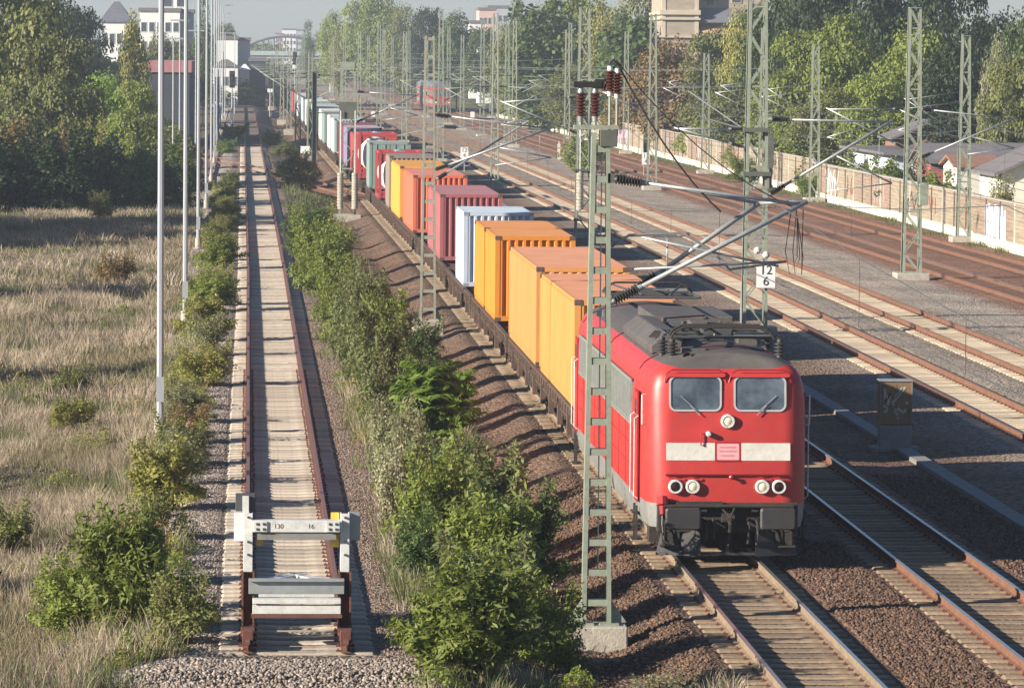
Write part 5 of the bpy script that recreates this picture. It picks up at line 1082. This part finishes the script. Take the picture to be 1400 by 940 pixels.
for k, c in GREENS.items(): M['leaf_'+k] = leafmat('leaf_'+k, c, .38)
M['bark'] = pm('bark', (.11,.085,.065), (.07,.055,.042), 5, .95, bump=.4); M['twig'] = pm('twig', (.16,.12,.07), (.11,.085,.05), 5, .9)
def tree_proto(seed, n, lobes, r0_, size, shape='round', zc=.56, zr=.44):
    rs = np.random.RandomState(seed); C, N = crown_pts(n, rs, lobes, r0_, zc, zr, shape=shape); V, Fq = leafquads(C, N, np.full(n, size), rs, 1.35)
    r = thing('tree', 'x', 'tree'); mesh_from('crown', V, Fq, [M['leaf_mid']], r)
    b = MB(); b.tube([(0,0,-.02),(.006,.004,.2),(-.008,.0,.45),(.0,.0,.75)], .016, 7, r2=.005); q = random.Random(seed)
    for i in range(7):
        z = .16+.07*i; a = q.uniform(0, 6.28); k = r0_*q.uniform(.5, .8)*(1 if shape == 'round' else .5); b.tube([(0,0,z), (math.cos(a)*k*.5, math.sin(a)*k*.5, z+.08), (math.cos(a)*k, math.sin(a)*k, z+.2)], .007, 5, r2=.002)
    b.build('trunk', M['bark'], r); return r
def recolor(o, m_):
    for ch in ([o]+list(o.children)):
        if ch.type == 'MESH' and ch.name.split('.')[0] in ('crown', 'foliage'): ch.material_slots[0].link = 'OBJECT'; ch.material_slots[0].material = M['leaf_'+m_]
TP = {'a': tree_proto(1, 15000, 95, .42, .023), 'b': tree_proto(2, 15000, 70, .46, .025, zc=.58, zr=.42), 'c': tree_proto(3, 13000, 120, .38, .022, zc=.52, zr=.48), 'cone': tree_proto(4, 9000, 80, .36, .022, 'cone', .5, .5), 'pop': tree_proto(5, 6000, 60, .16, .02, 'poplar', .52, .48)}
used = set()
def place(P, key, name, label, loc, sx, sz, colr, rot=None, group=None):
    """the first copy is the prototype itself"""
    pr = P[key]
    if key not in used or (id(P), key) not in used: used.add(key); used.add((id(P), key)); o = pr
    else: o = dup(pr)
    o.name = name; o['label'] = label; o.location = loc; o.scale = (sx, sx, sz); o.rotation_euler = (0, 0, rnd.uniform(0, 6.28) if rot is None else rot)
    if group: o['group'] = group
    recolor(o, colr); return o
def tree(label, px, ptop, Y, wpx, colr, key='a', z0_=0, group=None, name='tree'):
    T = GY(px, ptop, Y); h = T.z-z0_; wd = wpx*Y/F_PX; rad = {'a': .84, 'b': .92, 'c': .76, 'cone': .72, 'pop': .32}[key]
    return place(TP, key, name, label, (T.x, Y, z0_), wd/rad, h, colr, group=group)
PROTO_SRC = {k: v for k, v in TP.items()}
TREES = [
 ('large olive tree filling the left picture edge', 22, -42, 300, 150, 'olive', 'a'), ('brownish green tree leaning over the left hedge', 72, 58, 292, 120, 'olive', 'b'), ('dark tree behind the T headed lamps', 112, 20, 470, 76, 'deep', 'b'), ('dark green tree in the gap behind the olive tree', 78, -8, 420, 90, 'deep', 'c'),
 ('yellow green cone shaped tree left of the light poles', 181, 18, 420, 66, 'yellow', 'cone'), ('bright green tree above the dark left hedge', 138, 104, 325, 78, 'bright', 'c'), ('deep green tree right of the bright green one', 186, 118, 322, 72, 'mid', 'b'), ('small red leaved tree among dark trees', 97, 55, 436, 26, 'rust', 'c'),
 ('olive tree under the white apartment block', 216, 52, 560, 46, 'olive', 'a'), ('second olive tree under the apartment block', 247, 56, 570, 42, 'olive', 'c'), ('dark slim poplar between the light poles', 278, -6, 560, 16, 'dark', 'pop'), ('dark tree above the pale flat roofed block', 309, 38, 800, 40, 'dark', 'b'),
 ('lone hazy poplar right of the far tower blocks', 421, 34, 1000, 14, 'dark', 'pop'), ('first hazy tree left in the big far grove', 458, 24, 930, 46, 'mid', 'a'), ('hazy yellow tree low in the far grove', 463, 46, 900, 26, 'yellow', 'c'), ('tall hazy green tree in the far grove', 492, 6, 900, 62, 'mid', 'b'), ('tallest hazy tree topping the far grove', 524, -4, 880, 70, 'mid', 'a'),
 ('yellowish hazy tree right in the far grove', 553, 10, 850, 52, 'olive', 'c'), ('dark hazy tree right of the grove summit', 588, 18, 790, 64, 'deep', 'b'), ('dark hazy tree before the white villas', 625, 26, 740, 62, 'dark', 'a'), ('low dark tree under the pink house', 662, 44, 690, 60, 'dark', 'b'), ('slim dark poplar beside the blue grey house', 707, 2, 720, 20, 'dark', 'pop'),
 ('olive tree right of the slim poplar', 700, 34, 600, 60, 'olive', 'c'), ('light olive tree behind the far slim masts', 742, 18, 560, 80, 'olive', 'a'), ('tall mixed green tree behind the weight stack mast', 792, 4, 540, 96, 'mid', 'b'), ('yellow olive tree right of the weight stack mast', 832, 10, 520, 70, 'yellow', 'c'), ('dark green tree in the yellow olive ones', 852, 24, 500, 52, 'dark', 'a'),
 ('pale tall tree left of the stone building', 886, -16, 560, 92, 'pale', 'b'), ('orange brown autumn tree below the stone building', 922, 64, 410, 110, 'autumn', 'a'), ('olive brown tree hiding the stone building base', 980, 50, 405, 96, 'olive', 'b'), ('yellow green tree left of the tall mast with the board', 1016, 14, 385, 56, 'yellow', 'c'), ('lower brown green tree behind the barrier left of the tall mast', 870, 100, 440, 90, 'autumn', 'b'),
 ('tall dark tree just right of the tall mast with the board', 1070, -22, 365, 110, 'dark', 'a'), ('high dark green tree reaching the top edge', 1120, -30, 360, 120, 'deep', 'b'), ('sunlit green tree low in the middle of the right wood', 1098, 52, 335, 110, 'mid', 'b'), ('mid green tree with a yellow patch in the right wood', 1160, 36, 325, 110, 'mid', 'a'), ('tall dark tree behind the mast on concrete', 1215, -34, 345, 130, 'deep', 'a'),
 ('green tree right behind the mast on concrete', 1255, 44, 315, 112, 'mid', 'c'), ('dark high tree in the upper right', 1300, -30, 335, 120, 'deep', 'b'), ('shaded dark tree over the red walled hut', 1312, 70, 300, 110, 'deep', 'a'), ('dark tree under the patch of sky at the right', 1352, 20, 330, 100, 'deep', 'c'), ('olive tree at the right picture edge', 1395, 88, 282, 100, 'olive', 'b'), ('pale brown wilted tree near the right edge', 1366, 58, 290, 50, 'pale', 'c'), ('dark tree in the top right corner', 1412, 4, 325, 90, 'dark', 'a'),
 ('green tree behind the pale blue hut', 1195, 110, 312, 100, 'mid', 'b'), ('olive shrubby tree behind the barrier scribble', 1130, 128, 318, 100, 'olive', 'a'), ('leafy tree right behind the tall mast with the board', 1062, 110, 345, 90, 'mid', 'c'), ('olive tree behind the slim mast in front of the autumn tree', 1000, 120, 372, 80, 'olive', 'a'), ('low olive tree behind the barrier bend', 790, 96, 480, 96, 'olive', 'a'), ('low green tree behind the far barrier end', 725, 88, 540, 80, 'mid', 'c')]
for lb, px, pt, Y, wp, cl, key in TREES: tree(lb, px, pt, Y, wp, cl, key)
# ---- shrubs
def shrub_proto(seed, n, size, asp, lobes=26, stems=14, zr=.5):
    rs = np.random.RandomState(seed); r = thing('shrub', 'x', 'shrub'); m1 = int(n*.58)
    C, N = crown_pts(m1, rs, lobes, .46, .46, zr*.85); C = C*(1+.16*np.sin(C[:,[1,2,0]]*9+seed))+rs.normal(0, .018, C.shape); S = []; b = MB(); q = random.Random(seed)
    for i in range(stems):       # leafy shoots standing out of the mass
        a = q.uniform(0, 6.28); d = q.uniform(.1, .38); top = q.uniform(.7, 1.25); p0 = np.array([math.cos(a)*d*.4, math.sin(a)*d*.4, 0]); p1 = np.array([math.cos(a)*d*1.25, math.sin(a)*d*1.25, top])
        b.tube([p0, p0*.5+p1*.5+np.array([0,0,.1]), p1], .012, 4, r2=.004); k = (n-m1)//stems; u = rs.uniform(.25, 1, k)[:,None]; S.append(p0+(p1-p0)*u+rs.normal(0, .045, (k,3))+np.array([0,0,.1])*(u*(1-u)*4)*.5)
    S = np.concatenate(S); C = np.concatenate([C, S]); N = np.concatenate([N, rs.normal(size=S.shape)+np.array([0,0,.7])])
    C[:,2] = np.maximum(C[:,2], .03); V, Fq = leafquads(C, N, np.full(len(C), size), rs, asp, .5); mesh_from('foliage', V, Fq, [M['leaf_mid']], r); b.build('stem', M['twig'], r); return r
def feather_proto(seed):
    rs = np.random.RandomState(seed); r = thing('shrub', 'x', 'shrub'); b = MB(); C = []; N = []; T = []
    q = random.Random(seed)
    for i in range(75):
        z = q.uniform(.2, .98); a = q.uniform(0, 6.28); L = q.uniform(.28, .46)*(1.15-z*.45); el = q.uniform(.1, 1.15); p0 = np.array([0,0,z*.8]); n_ = 15
        pts = [p0+np.array([math.cos(a)*L*s*math.cos(el*(1-s*.8)), math.sin(a)*L*s*math.cos(el*(1-s*.8)), L*math.sin(el)*s-.10*s*s]) for s in np.linspace(0, 1, n_)]
        b.tube(pts[::3], .004, 4); side = np.array([-math.sin(a), math.cos(a), 0])
        for k in range(3, n_):
            for s in (-1, 1): C.append(pts[k]+side*s*.055); N.append(np.array([math.cos(a)*.2, math.sin(a)*.2, 1])+rs.normal(0, .25, 3)); T.append(side*s+np.array([math.cos(a), math.sin(a), 0])*.5)
    b.tube([(0,0,0),(.01,0,.5),(0,0,.85)], .014, 6, r2=.006)
    C = np.array(C); N = np.array(N); N /= np.linalg.norm(N, axis=1, keepdims=True); T = np.array(T); T -= (T*N).sum(1, keepdims=True)*N; T /= np.linalg.norm(T, axis=1, keepdims=True); B = np.cross(N, T)
    V = np.stack([C-T*.06, C+B*.024+N*.008, C+T*.07-N*.025, C-B*.024+N*.008], 1).reshape(-1, 3); mesh_from('foliage', V, np.arange(len(V)).reshape(-1, 4), [M['leaf_bright']], r); b.build('stem', M['twig'], r); return r
SP = {'s1': shrub_proto(11, 8500, .027, 2.8, 26, 18), 's2': shrub_proto(12, 9000, .026, 2.2, 34, 14), 's3': shrub_proto(13, 5600, .029, 1.7, 18, 26, .40), 's4': shrub_proto(14, 9500, .024, 3.2, 36, 24), 'f1': feather_proto(15), 'h1': shrub_proto(16, 9000, .034, 1.5, 50, 8)}
def shrub(label, x, y, h, wd, colr, key='s1', group=None, z0_=None):
    z = float(ground_z(np.array(x), y)) if z0_ is None else z0_
    if 2.4 < x < 6.3 and y < 230: wd *= .84
    return place(SP, key, 'shrub', label, (x, y, z-.05), wd/.95, h, colr, group=group)
MID = [(3.35,65.6,1.75,2.5,'mid','s4','large drooping green bush cut by the bottom picture edge'),(6.1,64.6,.8,1.5,'pale','s3','pale dry bush at the bottom edge beside the main line'),(3.9,69.8,1.7,2.1,'grey','s1','silvery green bush left of the mast foundation'),(4.9,71.2,1.3,1.5,'mid','s2','low green bush touching the mast foundation'),(4.2,75.2,2.0,2.3,'mid','s4','big green bush with drooping leaves near the bottom edge'),(3.1,77.5,1.2,1.3,'dark','s2','dark low bush right of the buffer stop'),
 (4.9,79.5,1.9,2.2,'dark','s1','dark green bush left of the locomotive plough'),(3.6,83,1.9,2.0,'mid','s2','fine leaved bush halfway up the middle strip'),(2.85,84.5,1.5,1.2,'cream','s3','yellowish bush with pale seed heads right of the buffer stop'),(4.8,87.5,1.9,2.2,'grey','s1','grey green bush beside the ladder mast'),(3.2,90.5,1.8,1.6,'pale','s3','pale stemmed bush with cream tops'),
 (4.5,95,1.5,2.0,'dark','s2','dark bush in front of the feathery one'),(4.3,105,2.7,2.7,'bright','f1','bright green feathery bush leaning towards the train'),(3.2,99,1.5,1.5,'pale','s3','thin pale bush left of the feathery one'),(5.1,110,2.3,2.2,'bright','f1','second feathery green bush behind the first'),(3.3,107,1.9,1.6,'grey','s3','grey leaved bush left behind the feathery ones'),
 (3.4,115,2.2,1.9,'grey','s1','willow like grey bush midway along the strip'),(4.7,118,1.6,2.0,'dark','s2','dark rounded bush right in the middle strip'),(3.0,122.5,2.3,1.7,'grey','s4','taller willow like bush in the middle strip'),(4.0,128,2.3,2.2,'mid','s1','green bush before the weathered ladder mast'),(3.1,133,2.3,1.8,'grey','s3','grey green bush left before the weathered mast'),
 (5.2,137,1.5,2.0,'dark','s2','dark low bush at the weathered mast foot'),(3.9,141,2.4,2.2,'grey','s4','long shooted bush beside the weathered mast'),(3.0,149,2.1,1.9,'mid','s2','green bush beyond the weathered mast'),(4.2,154,1.5,1.9,'grey','s3','thin bush beyond the weathered mast'),(2.9,163,2.2,2.2,'mid','s1','leafy bush narrowing the middle strip'),
 (2.7,174,2.4,2.5,'mid','s2','bright edged bush where the strip narrows'),(3.5,186,2.0,2.4,'mid','s4','green bush in the narrow upper strip'),(2.5,196,2.2,2.6,'dark','s2','rounded dark bush high in the strip'),(3.1,209,1.8,2.3,'mid','s1','upper green bush by the siding'),(3.9,222,1.2,1.8,'olive','s3','low olive bush by the siding far up'),
 (3.2,300,2.3,3.3,'olive','h1','round olive bush right of the crossing rails'),(3.6,316,1.4,2.2,'yellow','s3','yellow flowering bush behind the round olive one'),(3.0,385,1.2,2.4,'olive','s1','yellowish low bush beyond the crossing'),(2.2,430,1.3,2.4,'mid','s2','small green bush far up beside the siding'),(-2.1,395,1.2,2.2,'bright','s2','light green bush left of the siding far up'),(-1.6,455,1.5,3.2,'bright','s1','light green bush at the foot of the far signal')]
for x, y, h, wd, cl, key, lb in MID: shrub(lb, x, y, h, wd, cl, key)
LEFT = [(-1.95,69.8,1.9,1.7,'mid','s4','dense green bush at the lower left of the siding'),(-1.0,68.3,1.0,1.2,'olive','s3','small olive bush beside the end sleeper'),(-2.9,71,1.2,1.4,'mid','s2','low green bush in the dry grass at lower left'),(-1.3,72.5,.8,1.0,'dark','s2','dark small bush close to the buffer stop'),(-1.9,76,1.1,1.3,'autumn','s3','brownish thin bush behind the dense green one'),
 (-1.9,83,.9,1.2,'olive','s3','sparse olive bush left of the signal board'),(-1.75,88.5,1.3,1.5,'yellow','s1','yellow green bush at the foot of the nearest light pole'),(-1.4,93.5,1.1,1.2,'pale','s3','pale leafed bush right of the nearest light pole'),(-1.4,98,1.0,1.3,'olive','s2','olive bush right behind the nearest pole'),(-1.4,103.5,.9,1.3,'autumn','s3','reddish tinged bush beyond the nearest pole')]
cols_ = ['pale','yellow','pale','yellow','mid','yellow','pale','mid','yellow','olive','yellow','mid','yellow','olive','olive','mid','olive','olive']
adj = ['yellow leaved','ragged olive','dusty olive','gold tinted','leaning olive','russet','low olive','green','tall olive','pale gold','rounded olive','dark','yellowing','spreading olive','thin olive','fresh green','broad olive','far olive']
whr = ['between the first two poles','just before the second pole','at the foot of the second pole','right beyond the second pole','up the row from the second pole','midway to the third pole','before the third pole','near the third pole base','under the third pole','past the third pole','before the fourth pole','at the fourth pole','past the fourth pole','before the fifth pole','near the fifth pole','past the fifth pole','beside the far pole cluster','under the far pole cluster']
for i in range(18):
    y = 110+i*10.6+rnd.uniform(-4, 4); shrub(f'{adj[i]} bush in the left row {whr[i]}', -1.28+rnd.uniform(-.2,.2), y, rnd.choice((.75,.9,1.05,1.2,1.35)), rnd.uniform(1.2, 1.9), cols_[i], ['s1','s2','s3','s4'][i % 4])
for x, y, h, wd, cl, key, lb in LEFT: shrub(lb, x, y, h, wd, cl, key)
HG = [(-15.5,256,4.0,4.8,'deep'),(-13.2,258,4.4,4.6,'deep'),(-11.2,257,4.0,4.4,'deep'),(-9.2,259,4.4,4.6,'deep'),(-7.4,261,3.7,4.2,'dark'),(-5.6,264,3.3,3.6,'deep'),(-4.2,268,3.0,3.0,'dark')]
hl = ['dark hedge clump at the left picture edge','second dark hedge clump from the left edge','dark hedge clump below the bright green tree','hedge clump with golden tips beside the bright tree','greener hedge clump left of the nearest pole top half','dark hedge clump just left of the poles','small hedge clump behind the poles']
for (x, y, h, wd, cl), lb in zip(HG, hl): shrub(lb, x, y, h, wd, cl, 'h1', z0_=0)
for lb, x, y, h, wd, cl, key in (('ochre bush crowning the dark hedge', -9.6,262,4.8,3.2,'yellow','s3'),('brownish bush crowning the hedge near the left edge', -14.5,262,4.6,5.0,'autumn','h1'),('rusty bush on top of the hedge middle', -11.6,262,4.4,4.0,'autumn','s3'),('yellow shrub in the dark meadow edge below the hedge', -8.2,247,1.5,1.6,'olive','s3'),('orange tinted grass bush in the meadow', -5.2,176,1.4,1.8,'autumn','s3'),('yellow green bush in the dry meadow', -4.3,109,.9,1.3,'yellow','s4'),
    ('dark thistle bush at the left edge of the meadow', -4.6,83,1.0,1.4,'olive','s3'),('dark shrub in the lower left corner', -4.9,77,.9,1.2,'dark','s3'),('olive meadow bush left of the nearest pole', -4.9,121,.8,1.6,'olive','s3'),
    ('green bush in the ballast behind the yellow marker post', 26.6,352,2.7,3.6,'mid','h1'),('green weed clump against the barrier left of its step', 37.1,292,1.7,2.2,'bright','s3'),('weed bush at the barrier beside the tall mast', 37.3,330,1.8,3.0,'mid','s2'),('hedge row behind the barrier under the pale blue hut', 39.6,286,2.9,3.2,'mid','h1'),('second hedge bush behind the barrier below the huts', 39.4,274,2.8,3.4,'mid','h1'),('third hedge bush behind the barrier below the red hut', 39.4,262,2.9,3.4,'dark','h1'),
    ('fourth hedge bush behind the barrier before the white hut', 39.3,250,2.6,3.2,'mid','h1'),('yellow green shrub before the white gabled hut', 39.5,231,2.9,1.8,'yellow','s3'),('shrub behind the barrier right of the scribble', 39.8,300,3.3,4.5,'olive','h1'),('shrub behind the barrier near the tall mast', 40.2,318,3.4,5.0,'mid','h1'),('shrub behind the barrier left of the tall mast', 40.2,345,3.2,6,'olive','h1'),('shrub behind the barrier below the autumn tree', 40.2,385,3.4,6,'mid','h1'),
    ('dark bush hiding the end of the siding', -1.5,738,4.2,7,'dark','h1'),('second dark bush hiding the end of the siding', 4.8,742,4.0,6,'dark','h1'),('far bush left of the end of the siding', -8,730,4.5,8,'mid','h1'),('far bush under the pink roofed shed', -8.2,415,2.6,5,'dark','h1'),('leafy bush behind the left light poles', -5.5,300,3.2,4,'mid','h1'),('green bush behind the far light poles', -6,345,3,5,'olive','h1'),('bush beside the white box behind the poles', -7,380,2.6,4,'mid','h1')): shrub(lb, x, y, h, wd, cl, key, z0_=0 if y > 200 or x > 20 else None)
# trees standing left of the picture whose shade falls across the meadow
for lb, x, y, h, wd, cl, key in (('broad tree outside the left picture edge shading the far meadow', -27, 214, 11, 10, 'mid', 'a'), ('dense tree outside the left picture edge near the hedge', -29, 224, 12, 11, 'dark', 'b'), ('dense dark tree outside the left picture edge by the path', -25, 233, 10, 10, 'dark', 'b'), ('low tree outside the left picture edge beyond the meadow', -26, 206, 8, 8, 'dark', 'a'), ('low bushy tree outside the left edge by the meadow middle', -13.6, 168, 4.6, 4.4, 'dark', 'b'), ('small bushy tree outside the left edge before the meadow middle', -10.2, 127, 3.5, 2.8, 'dark', 'b'), ('tree outside the left picture edge shading the meadow middle', -21, 166, 5, 3.6, 'mid', 'b'), ('tree outside the left edge shading the meadow below the hedge', -31, 231, 13, 11, 'olive', 'b'), ('slim tree outside the left edge beside the near meadow', -15.5, 123, 4.4, 3.2, 'mid', 'c')):
    place(TP, key, 'tree', lb, (x, y, 0), wd/.85, h, cl)
# ---- grasses
def grass(name, label, areas, m_, seed, lean=.45):
    """tufts of bent blades; each area: x0, x1, y0, y1, tufts, blades per tuft, least and greatest height, blade half width, tuft radius, how patchy"""
    rs = np.random.RandomState(seed); Vs = []; Fs = []; k = 0
    for (x0, x1, y0, y1, nt_, nb, h0, h1, wd, tr, patch) in areas:
        TX = rs.uniform(x0, x1, nt_*3); TY = rs.uniform(y0, y1, nt_*3); ph = seed*.7
        f = np.sin(TX*1.3+np.sin(TY*.37+ph)*2+ph)+np.sin(TY*.61+TX*.8+1.3*ph)+np.sin(TX*.45-TY*.21+ph)*1.3; sel = np.argsort(-(f*patch+rs.normal(0, .8, nt_*3)))[:nt_]; TX = TX[sel]; TY = TY[sel]
        th = rs.uniform(.55, 1.15, nt_); n = nt_*nb; i = np.repeat(np.arange(nt_), nb); r = tr*rs.uniform(0, 1, n)**.5; q = rs.uniform(0, 6.28, n)
        X = TX[i]+np.cos(q)*r; Y = TY[i]+np.sin(q)*r*1.3; H = rs.uniform(h0, h1, n)*th[i]*(1.1-.4*r/tr)
        Z = ground_z(X, Y)-np.where((X > -2.2) & (X < 4), np.clip((65.2-Y)/1.2, 0, 1)*.25*(ground_z(X, Y) > .1), 0)-.02
        a = q+rs.normal(0, .7, n); l = (rs.uniform(.05, lean, n)+.25*r/tr)*H; dx = np.cos(a)*l; dy = np.sin(a)*l; w_ = wd*rs.uniform(.6, 1.3, n); b_ = rs.uniform(0, 6.28, n); ca, sa = np.cos(b_)*w_, np.sin(b_)*w_
        V = np.stack([np.stack([X-ca, Y-sa, Z], -1), np.stack([X+ca, Y+sa, Z], -1), np.stack([X+dx*.4+ca*.8, Y+dy*.4+sa*.8, Z+H*.65], -1), np.stack([X+dx*.4-ca*.8, Y+dy*.4-sa*.8, Z+H*.65], -1), np.stack([X+dx+ca*.3, Y+dy+sa*.3, Z+H], -1), np.stack([X+dx-ca*.3, Y+dy-sa*.3, Z+H], -1)], 1)
        Vs.append(V.reshape(-1, 3)); b_ = 6*np.arange(n)[:,None]+k; Fs.append(np.concatenate([b_+np.array([[0,1,2,3]]), b_+np.array([[3,2,4,5]])])); k += 6*n
    o = mesh_from(name, np.concatenate(Vs), np.concatenate(Fs), [m_]); o['label'] = label; return kind(o, 'stuff')
M['straw'] = leafmat('straw', [(.38,.30,.20),(.55,.45,.32),(.64,.54,.41),(.44,.35,.24)], .3, .7); M['grass_green'] = leafmat('grass_green', [(.095,.115,.042),(.15,.165,.065),(.21,.215,.10)], .35, .6); M['grass_brown'] = leafmat('grass_brown', [(.26,.195,.145),(.37,.285,.215),(.44,.35,.27)], .3, .7); M['grass_grey'] = leafmat('grass_grey', [(.22,.185,.10),(.32,.27,.155),(.42,.36,.23)], .3, .7)
grass('dry_grass', 'dry straw coloured grass of the meadow', [(-7.5,-2.3,60,112,1500,28,.15,.5,.005,.25,1.4),(-13,-2.5,112,170,1700,24,.2,.6,.008,.35,1.4),(-18,-3,170,262,1800,18,.25,.65,.017,.55,1.4)], M['straw'], 21)
grass('grey_grass', 'greyish green grass tufts filling the meadow', [(-7.5,-2.2,60,112,1500,26,.1,.4,.005,.28,.8),(-13,-2.4,112,170,1500,22,.15,.45,.008,.38,.8),(-18,-3,170,262,1700,18,.2,.5,.017,.55,.8)], M['grass_grey'], 27)
grass('brown_grass', 'brown seed heads and old stalks in the meadow', [(-7.5,-2.4,60,112,500,18,.3,.8,.005,.28,1.4),(-13,-2.6,112,250,1100,16,.35,.9,.012,.45,1.4)], M['grass_brown'], 22)
grass('green_grass', 'green grass among the dry meadow', [(-7.5,-2.0,60,112,1300,26,.08,.38,.006,.3,1.6),(-12,-2.2,112,180,1500,24,.12,.42,.010,.4,1.6),(-18,-3,180,262,1500,20,.2,.5,.02,.6,1.6)], M['grass_green'], 23)
def ground_cover(name, label, areas, m_, seed):
    """low leafy weeds in drifts"""
    rs = np.random.RandomState(seed); Cs = []; Ss = []
    for x0, x1, y0, y1, drifts, per, rad, size, hmax in areas:
        X = rs.uniform(x0, x1, drifts); Y = rs.uniform(y0, y1, drifts); i = np.repeat(np.arange(drifts), per); R1 = rad*rs.uniform(.5, 1.4, drifts)
        d = rs.normal(0, .45, (drifts*per, 2)); x = X[i]+d[:,0]*R1[i]; y = Y[i]+d[:,1]*R1[i]*1.5; h = hmax*rs.uniform(.4, 1, drifts)[i]*np.exp(-(d**2).sum(1)*1.5)*rs.uniform(0, 1, drifts*per)**.6
        Cs.append(np.stack([x, y, ground_z(x, y)+h], -1)); Ss.append(np.full(len(x), size))
    C = np.concatenate(Cs); V, Fq = leafquads(C, rs.normal(0, .6, C.shape)+np.array([-.3,-.2,.8]), np.concatenate(Ss), rs, 1.9, .4); o = mesh_from(name, V, Fq, [m_]); o['label'] = label; return kind(o, 'stuff')
ground_cover('meadow_weeds', 'low green weeds in drifts over the meadow', [(-7.5,-2.4,62,112,40,300,.4,.03,.3),(-12,-2.6,112,170,45,280,.6,.05,.35),(-18,-3.2,170,258,50,260,1.0,.09,.45)], M['leaf_olive'], 41)
ground_cover('trackside_cover', 'leafy weeds creeping out from the bushes', [(2.7,5.6,64,130,70,420,.35,.035,.4),(2.6,5,130,230,50,300,.5,.05,.45),(-2.3,-1.1,66,130,60,420,.3,.035,.4),(-2.3,-1.0,130,300,60,300,.4,.05,.5)], M['leaf_mid'], 42)
ground_cover('yellow_weeds', 'yellowish weeds between the bushes', [(2.7,5.2,66,130,40,320,.3,.032,.6),(-2.4,-1.1,66,140,60,320,.3,.034,.7),(-2.3,-1.0,140,300,60,260,.4,.05,.8),(-7,-2.6,70,130,16,320,.5,.036,.5)], M['leaf_yellow'], 43)
grass('trackside_weeds', 'dry weeds at the foot of the bushes and round the mast foundation', [(4.4,7.2,61,67.5,150,26,.12,.5,.006,.2,1),(2.6,5.0,61.5,68,130,24,.15,.5,.006,.2,1),(2.5,5.6,66,130,420,22,.15,.6,.008,.25,1),(-2.6,-1.3,64,140,420,20,.15,.6,.007,.22,1),(2.4,5.5,130,300,400,20,.2,.7,.015,.3,1)], M['grass_green'], 24)
grass('trackside_straw', 'dry straw at the foot of the bushes', [(4.6,7.3,60.8,66.5,170,24,.15,.55,.005,.2,.5),(-1.8,4.6,60.2,63.2,620,24,.15,.5,.005,.22,.3),(2.6,5.6,66,130,260,20,.2,.7,.007,.22,1),(-2.8,-1.2,64,140,300,20,.2,.7,.006,.25,1)], M['straw'], 25)
grass('barrier_weeds', 'green weeds along the foot of the noise barrier', [(36.4,37.1,196,420,150,16,.1,.4,.02,.3,1.5),(38.4,44,200,420,420,18,.4,1.4,.06,.6,0)], M['grass_green'], 26)
# far wood behind everything, one mass at this distance
def far_wood(label, spots, m_, seed):
    rs = np.random.RandomState(seed); Vs = []; Fs = []; k = 0
    for x, y, h, wd in spots:
        C, N = crown_pts(6500, rs, 90, .5, .5, .5); V, Fq = leafquads(C*np.array([wd, wd, h]), N, np.full(6500, .5), rs, 1.3); Vs.append(V+np.array([x, y, 0])); Fs.append(Fq+k); k += len(V)
    o = mesh_from('far_wood', np.concatenate(Vs), np.concatenate(Fs), [m_]); o['label'] = label; return kind(o, 'stuff')
r5 = random.Random(5)
far_wood('far hazy wood closing the view', [(-60+i*16+r5.uniform(-4,4), r5.uniform(1150,1350), r5.uniform(10,15), r5.uniform(18,26)) for i in range(22)], M['leaf_mid'], 31)
far_wood('dark wood behind the right hand trees', [(36+i*6.5+r5.uniform(-2,2), r5.uniform(400,470)+(60 if i < 3 else 0), r5.uniform(12,19), r5.uniform(9,13)) for i in range(11)], M['leaf_dark'], 32)
far_wood('dark wood behind the left hand trees', [(-46+i*5.5+r5.uniform(-2,2), r5.uniform(480,560), r5.uniform(6,9.5), r5.uniform(9,12)) for i in range(7)], M['leaf_dark'], 33)
# ------------------------------------------------------------------ the air
hz = MB().box(-1510, 1510, -70, 3410, -2.0, 42).build('haze', [])
m = bpy.data.materials.new('haze'); m.use_nodes = True; n = m.node_tree; n.nodes.clear(); out = n.nodes.new('ShaderNodeOutputMaterial'); pv = n.nodes.new('ShaderNodeVolumePrincipled')
pv.inputs['Color'].default_value = (.80, .88, 1.0, 1); pv.inputs['Density'].default_value = .00030; pv.inputs['Anisotropy'].default_value = .2
n.links.new(pv.outputs[0], out.inputs['Volume']); hz.data.materials.append(m); kind(hz, 'stuff')
